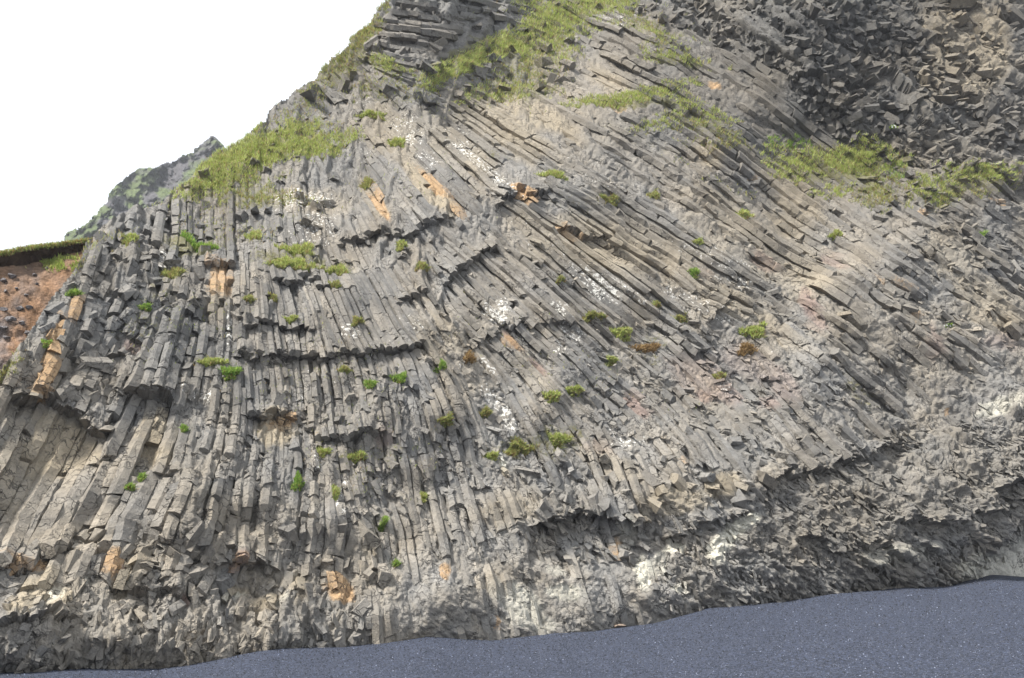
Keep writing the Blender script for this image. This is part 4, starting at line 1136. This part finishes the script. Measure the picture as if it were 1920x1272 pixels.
STONES = [(8, 528, 9, "left edge stone just below the dark turf undercut"), (22, 520, 11, "flat dark stone high on the earth slope near its left edge"), (66, 517, 6, "small stone in the middle of the earth slope below the turf"), (12, 548, 6, "small grey stone below the highest stones of the earth slope"),
          (8, 582, 8, "round grey stone at the left edge halfway down the slope"), (38, 580, 9, "stone in the middle of the slope above the lowest grey stones"), (56, 578, 8, "squarish stone right of the middle of the earth slope"), (70, 534, 5, "tiny reddish stone near the cliff side of the earth slope"),
          (20, 601, 12, "largest grey stone low on the earth slope"), (42, 608, 9, "grey stone touching the right of the largest low stone"), (52, 626, 9, "dark angular stone next to the cliff at the slope's foot"), (14, 634, 9, "grey stone lowest on the left of the earth slope"), (8, 615, 10, "blue grey stone cut by the left edge low on the slope"), (32, 543, 5, "small brown stone alone on the reddish soil"), (88, 505, 6, "dark stone at the upper right of the earth slope"), (50, 555, 5, "tiny grey stone in the centre of the reddish soil")]
def along(tree, u, v):
    ex, ez = ray(u, v)
    return tree.ray_cast(Vector((0, 0, CAMH)), Vector((float(ex), 1, float(ez))).normalized())[0]
for (su, sv, sz, lab) in STONES:
    p = along(HB, su, sv)
    if not p:
        continue
    V, F = boulder(sz * p[1] / FPX, .62)
    o = make_mesh("stone", V, F, ROCK, np.tile(lin(126, 122, 122) * random.uniform(.8, 1.1), (len(V), 1)), np.zeros((len(V), 3)))
    o.location = p + Vector((0, -.03, .02)); o.rotation_euler = (0, 0, random.random() * 6)
    tag(o, lab, "stone", "stones on the earth slope")

# ------------------------------------------------------------------ far mountain
MT = [(105, 520), (118, 452), (124, 434), (150, 426), (172, 410), (184, 394), (200, 378), (206, 362), (216, 346), (236, 332), (252, 320), (268, 314), (290, 314), (306, 306), (322, 304), (334, 296), (348, 290), (360, 284), (372, 272), (384, 262), (395, 254), (404, 256), (412, 264), (430, 285), (470, 285), (560, 232), (640, 205), (720, 185), (800, 215), (900, 290), (980, 400), (1010, 520)]
mu, mv = np.meshgrid(np.arange(90, 1030, 1.6), np.arange(175, 530, 1.6))
rg = fbm(mu / 40 + mv / 90, mv / 60, 210, 5)
my = 215 + (470 - mv) * .22 - 22 * (rg - .5) - 9 * chisel(mu, mv, 22, 230) - 4 * chisel(mu, mv, 8, 240) - (mu - 250) * .05
MP = point(mu, mv, my)
jag = 3.2 * (fbm(mu / 5, mv / 5, 260, 3) - .5) * 2
mi = inpoly(MT, mu + jag, mv + jag * .8)
mid_ = np.arange(mu.size).reshape(mu.shape)
mq = np.stack([mid_[:-1, :-1], mid_[1:, :-1], mid_[1:, 1:], mid_[:-1, 1:]], -1)[mi[:-1, :-1] & mi[1:, 1:] & mi[1:, :-1] & mi[:-1, 1:]]
gm = np.clip((fbm(mu / 28, mv / 18, 270) - .42) * 5 + (320 - mu) / 260, 0, 1)[..., None] * .85
mc = lin(104, 102, 104) * (1 - gm) + lin(110, 124, 78) * gm
mt = MP.reshape(-1, 3)
Em = np.concatenate([mq[:, [0, 1]], mq[:, [1, 2]], mq[:, [2, 3]], mq[:, [3, 0]]])
key = np.sort(Em, 1); key = key[:, 0].astype(np.int64) * len(mt) + key[:, 1]
_, inv, cnt = np.unique(key, return_inverse=True, return_counts=True)
Em = Em[cnt[inv] == 1]
rm = np.unique(Em)
rd = mt[rm] - np.array([0, 0, CAMH]); rd /= np.linalg.norm(rd, axis=1, keepdims=True)
mb = mt[rm] + rd * 60 + np.array([12., 0, -30.])
mm = np.full(len(mt), -1); mm[rm] = np.arange(len(rm)) + len(mt)
msk = np.stack([Em[:, 1], Em[:, 0], mm[Em[:, 0]], mm[Em[:, 1]]], -1)
mc = mc.reshape(-1, 3) * .72
mountain = make_mesh("mountain", np.concatenate([mt, mb]), np.concatenate([mq, msk]), FAR, np.concatenate([mc, mc[rm]]))
tag(mountain, "hazy green and grey mountain ridge behind the cliff's left shoulder", "mountain", kind="structure")

# ------------------------------------------------------------------ pebbles and a few slabs on the sand
peb = Acc()
OCT = np.array([(1, 0, 0), (-1, 0, 0), (0, 1, 0), (0, -1, 0), (0, 0, 1), (0, 0, -1)], float)
OF = [(0, 2, 4), (2, 1, 4), (1, 3, 4), (3, 0, 4), (2, 0, 5), (1, 2, 5), (3, 1, 5), (0, 3, 5)]
pu_, pv_ = RNG.uniform(-60, 1980, 130000), RNG.uniform(1085, 1300, 130000)
kp = pv_ > interp(BASE, pu_) + 2
pu_, pv_ = pu_[kp], pv_[kp]
pex, pez = ray(pu_, pv_)
plo, phi = np.full(len(pu_), 4.0), interp(YB, pu_) * 1.02
for _ in range(20):                                          # where that direction meets the sand
    pmd = (plo + phi) / 2
    above = CAMH + pez * pmd > sand_z(pex, pmd)
    plo, phi = np.where(above, pmd, plo), np.where(above, phi, pmd)
pr = plo / FPX * RNG.choice([.5, .6, .7, .9, 1.2], len(plo)) * RNG.uniform(.8, 1.4, len(plo))
pl_ = np.where(RNG.random(len(plo)) < .986, RNG.choice([.012, .016, .02, .03, .07, .10, .14], len(plo)), .36)
for i in range(len(plo)):
    c0 = np.array([pex[i] * plo[i], plo[i], CAMH + pez[i] * plo[i] + pr[i] * .3])
    peb.add(c0 + OCT * RNG.uniform(.6, 1.1, (6, 1)) * np.array([1, 1, .7]) * pr[i], OF, np.tile(np.array([.88, .97, 1.25]) * pl_[i], (6, 1)), np.zeros((6, 3)))
V, c, a = peb.arrays()
tag(make_mesh("pebbles", V, peb.f, PEBBLE, c), "dark and pale pebbles scattered over the black sand", "pebbles", kind="stuff")
for (su, sv, sz, lab) in [(222, 1256, 17, "low tan rock slab poking out of the sand at lower left"), (1163, 1183, 13, "low tan rock slab poking out of the sand at the middle of the cliff foot"), (240, 1250, 9, "smaller tan rock leaning behind the slab at lower left")]:
    y = float(interp(YB, su)) * .985
    ex, ez = ray(su, sv)
    V, F = boulder(sz * y / FPX, .4)
    o = make_mesh("rock_slab", V, F, ROCK, np.tile(lin(158, 140, 124), (len(V), 1)), np.zeros((len(V), 3)))
    o.location = (float(ex) * y, y, float(beach_z(np.array(ex), np.array(y))) + .03)
    tag(o, lab, "rock", "rock slabs at the cliff foot")

# ------------------------------------------------------------------ sea air
hm = bpy.data.materials.new("haze"); hm.use_nodes = True
hm.node_tree.nodes.clear()
ho = hm.node_tree.nodes.new("ShaderNodeOutputMaterial"); hv_ = hm.node_tree.nodes.new("ShaderNodeVolumePrincipled")
hv_.inputs["Color"].default_value = (.90, .94, 1.0, 1); hv_.inputs["Density"].default_value = .00045
hm.node_tree.links.new(hv_.outputs[0], ho.inputs["Volume"])
x0, x1, y0_, y1_, z0, z1 = -640, 640, -640, 640, -60, 175
hvv = np.array([(x, y, z) for z in (z0, z1) for y in (y0_, y1_) for x in (x0, x1)], float)
haze = make_mesh("haze", hvv, [(0, 2, 3, 1), (4, 5, 7, 6), (0, 1, 5, 4), (2, 6, 7, 3), (0, 4, 6, 2), (1, 3, 7, 5)], hm)
tag(haze, "thin pale sea air that veils the far mountain", "haze", kind="stuff")
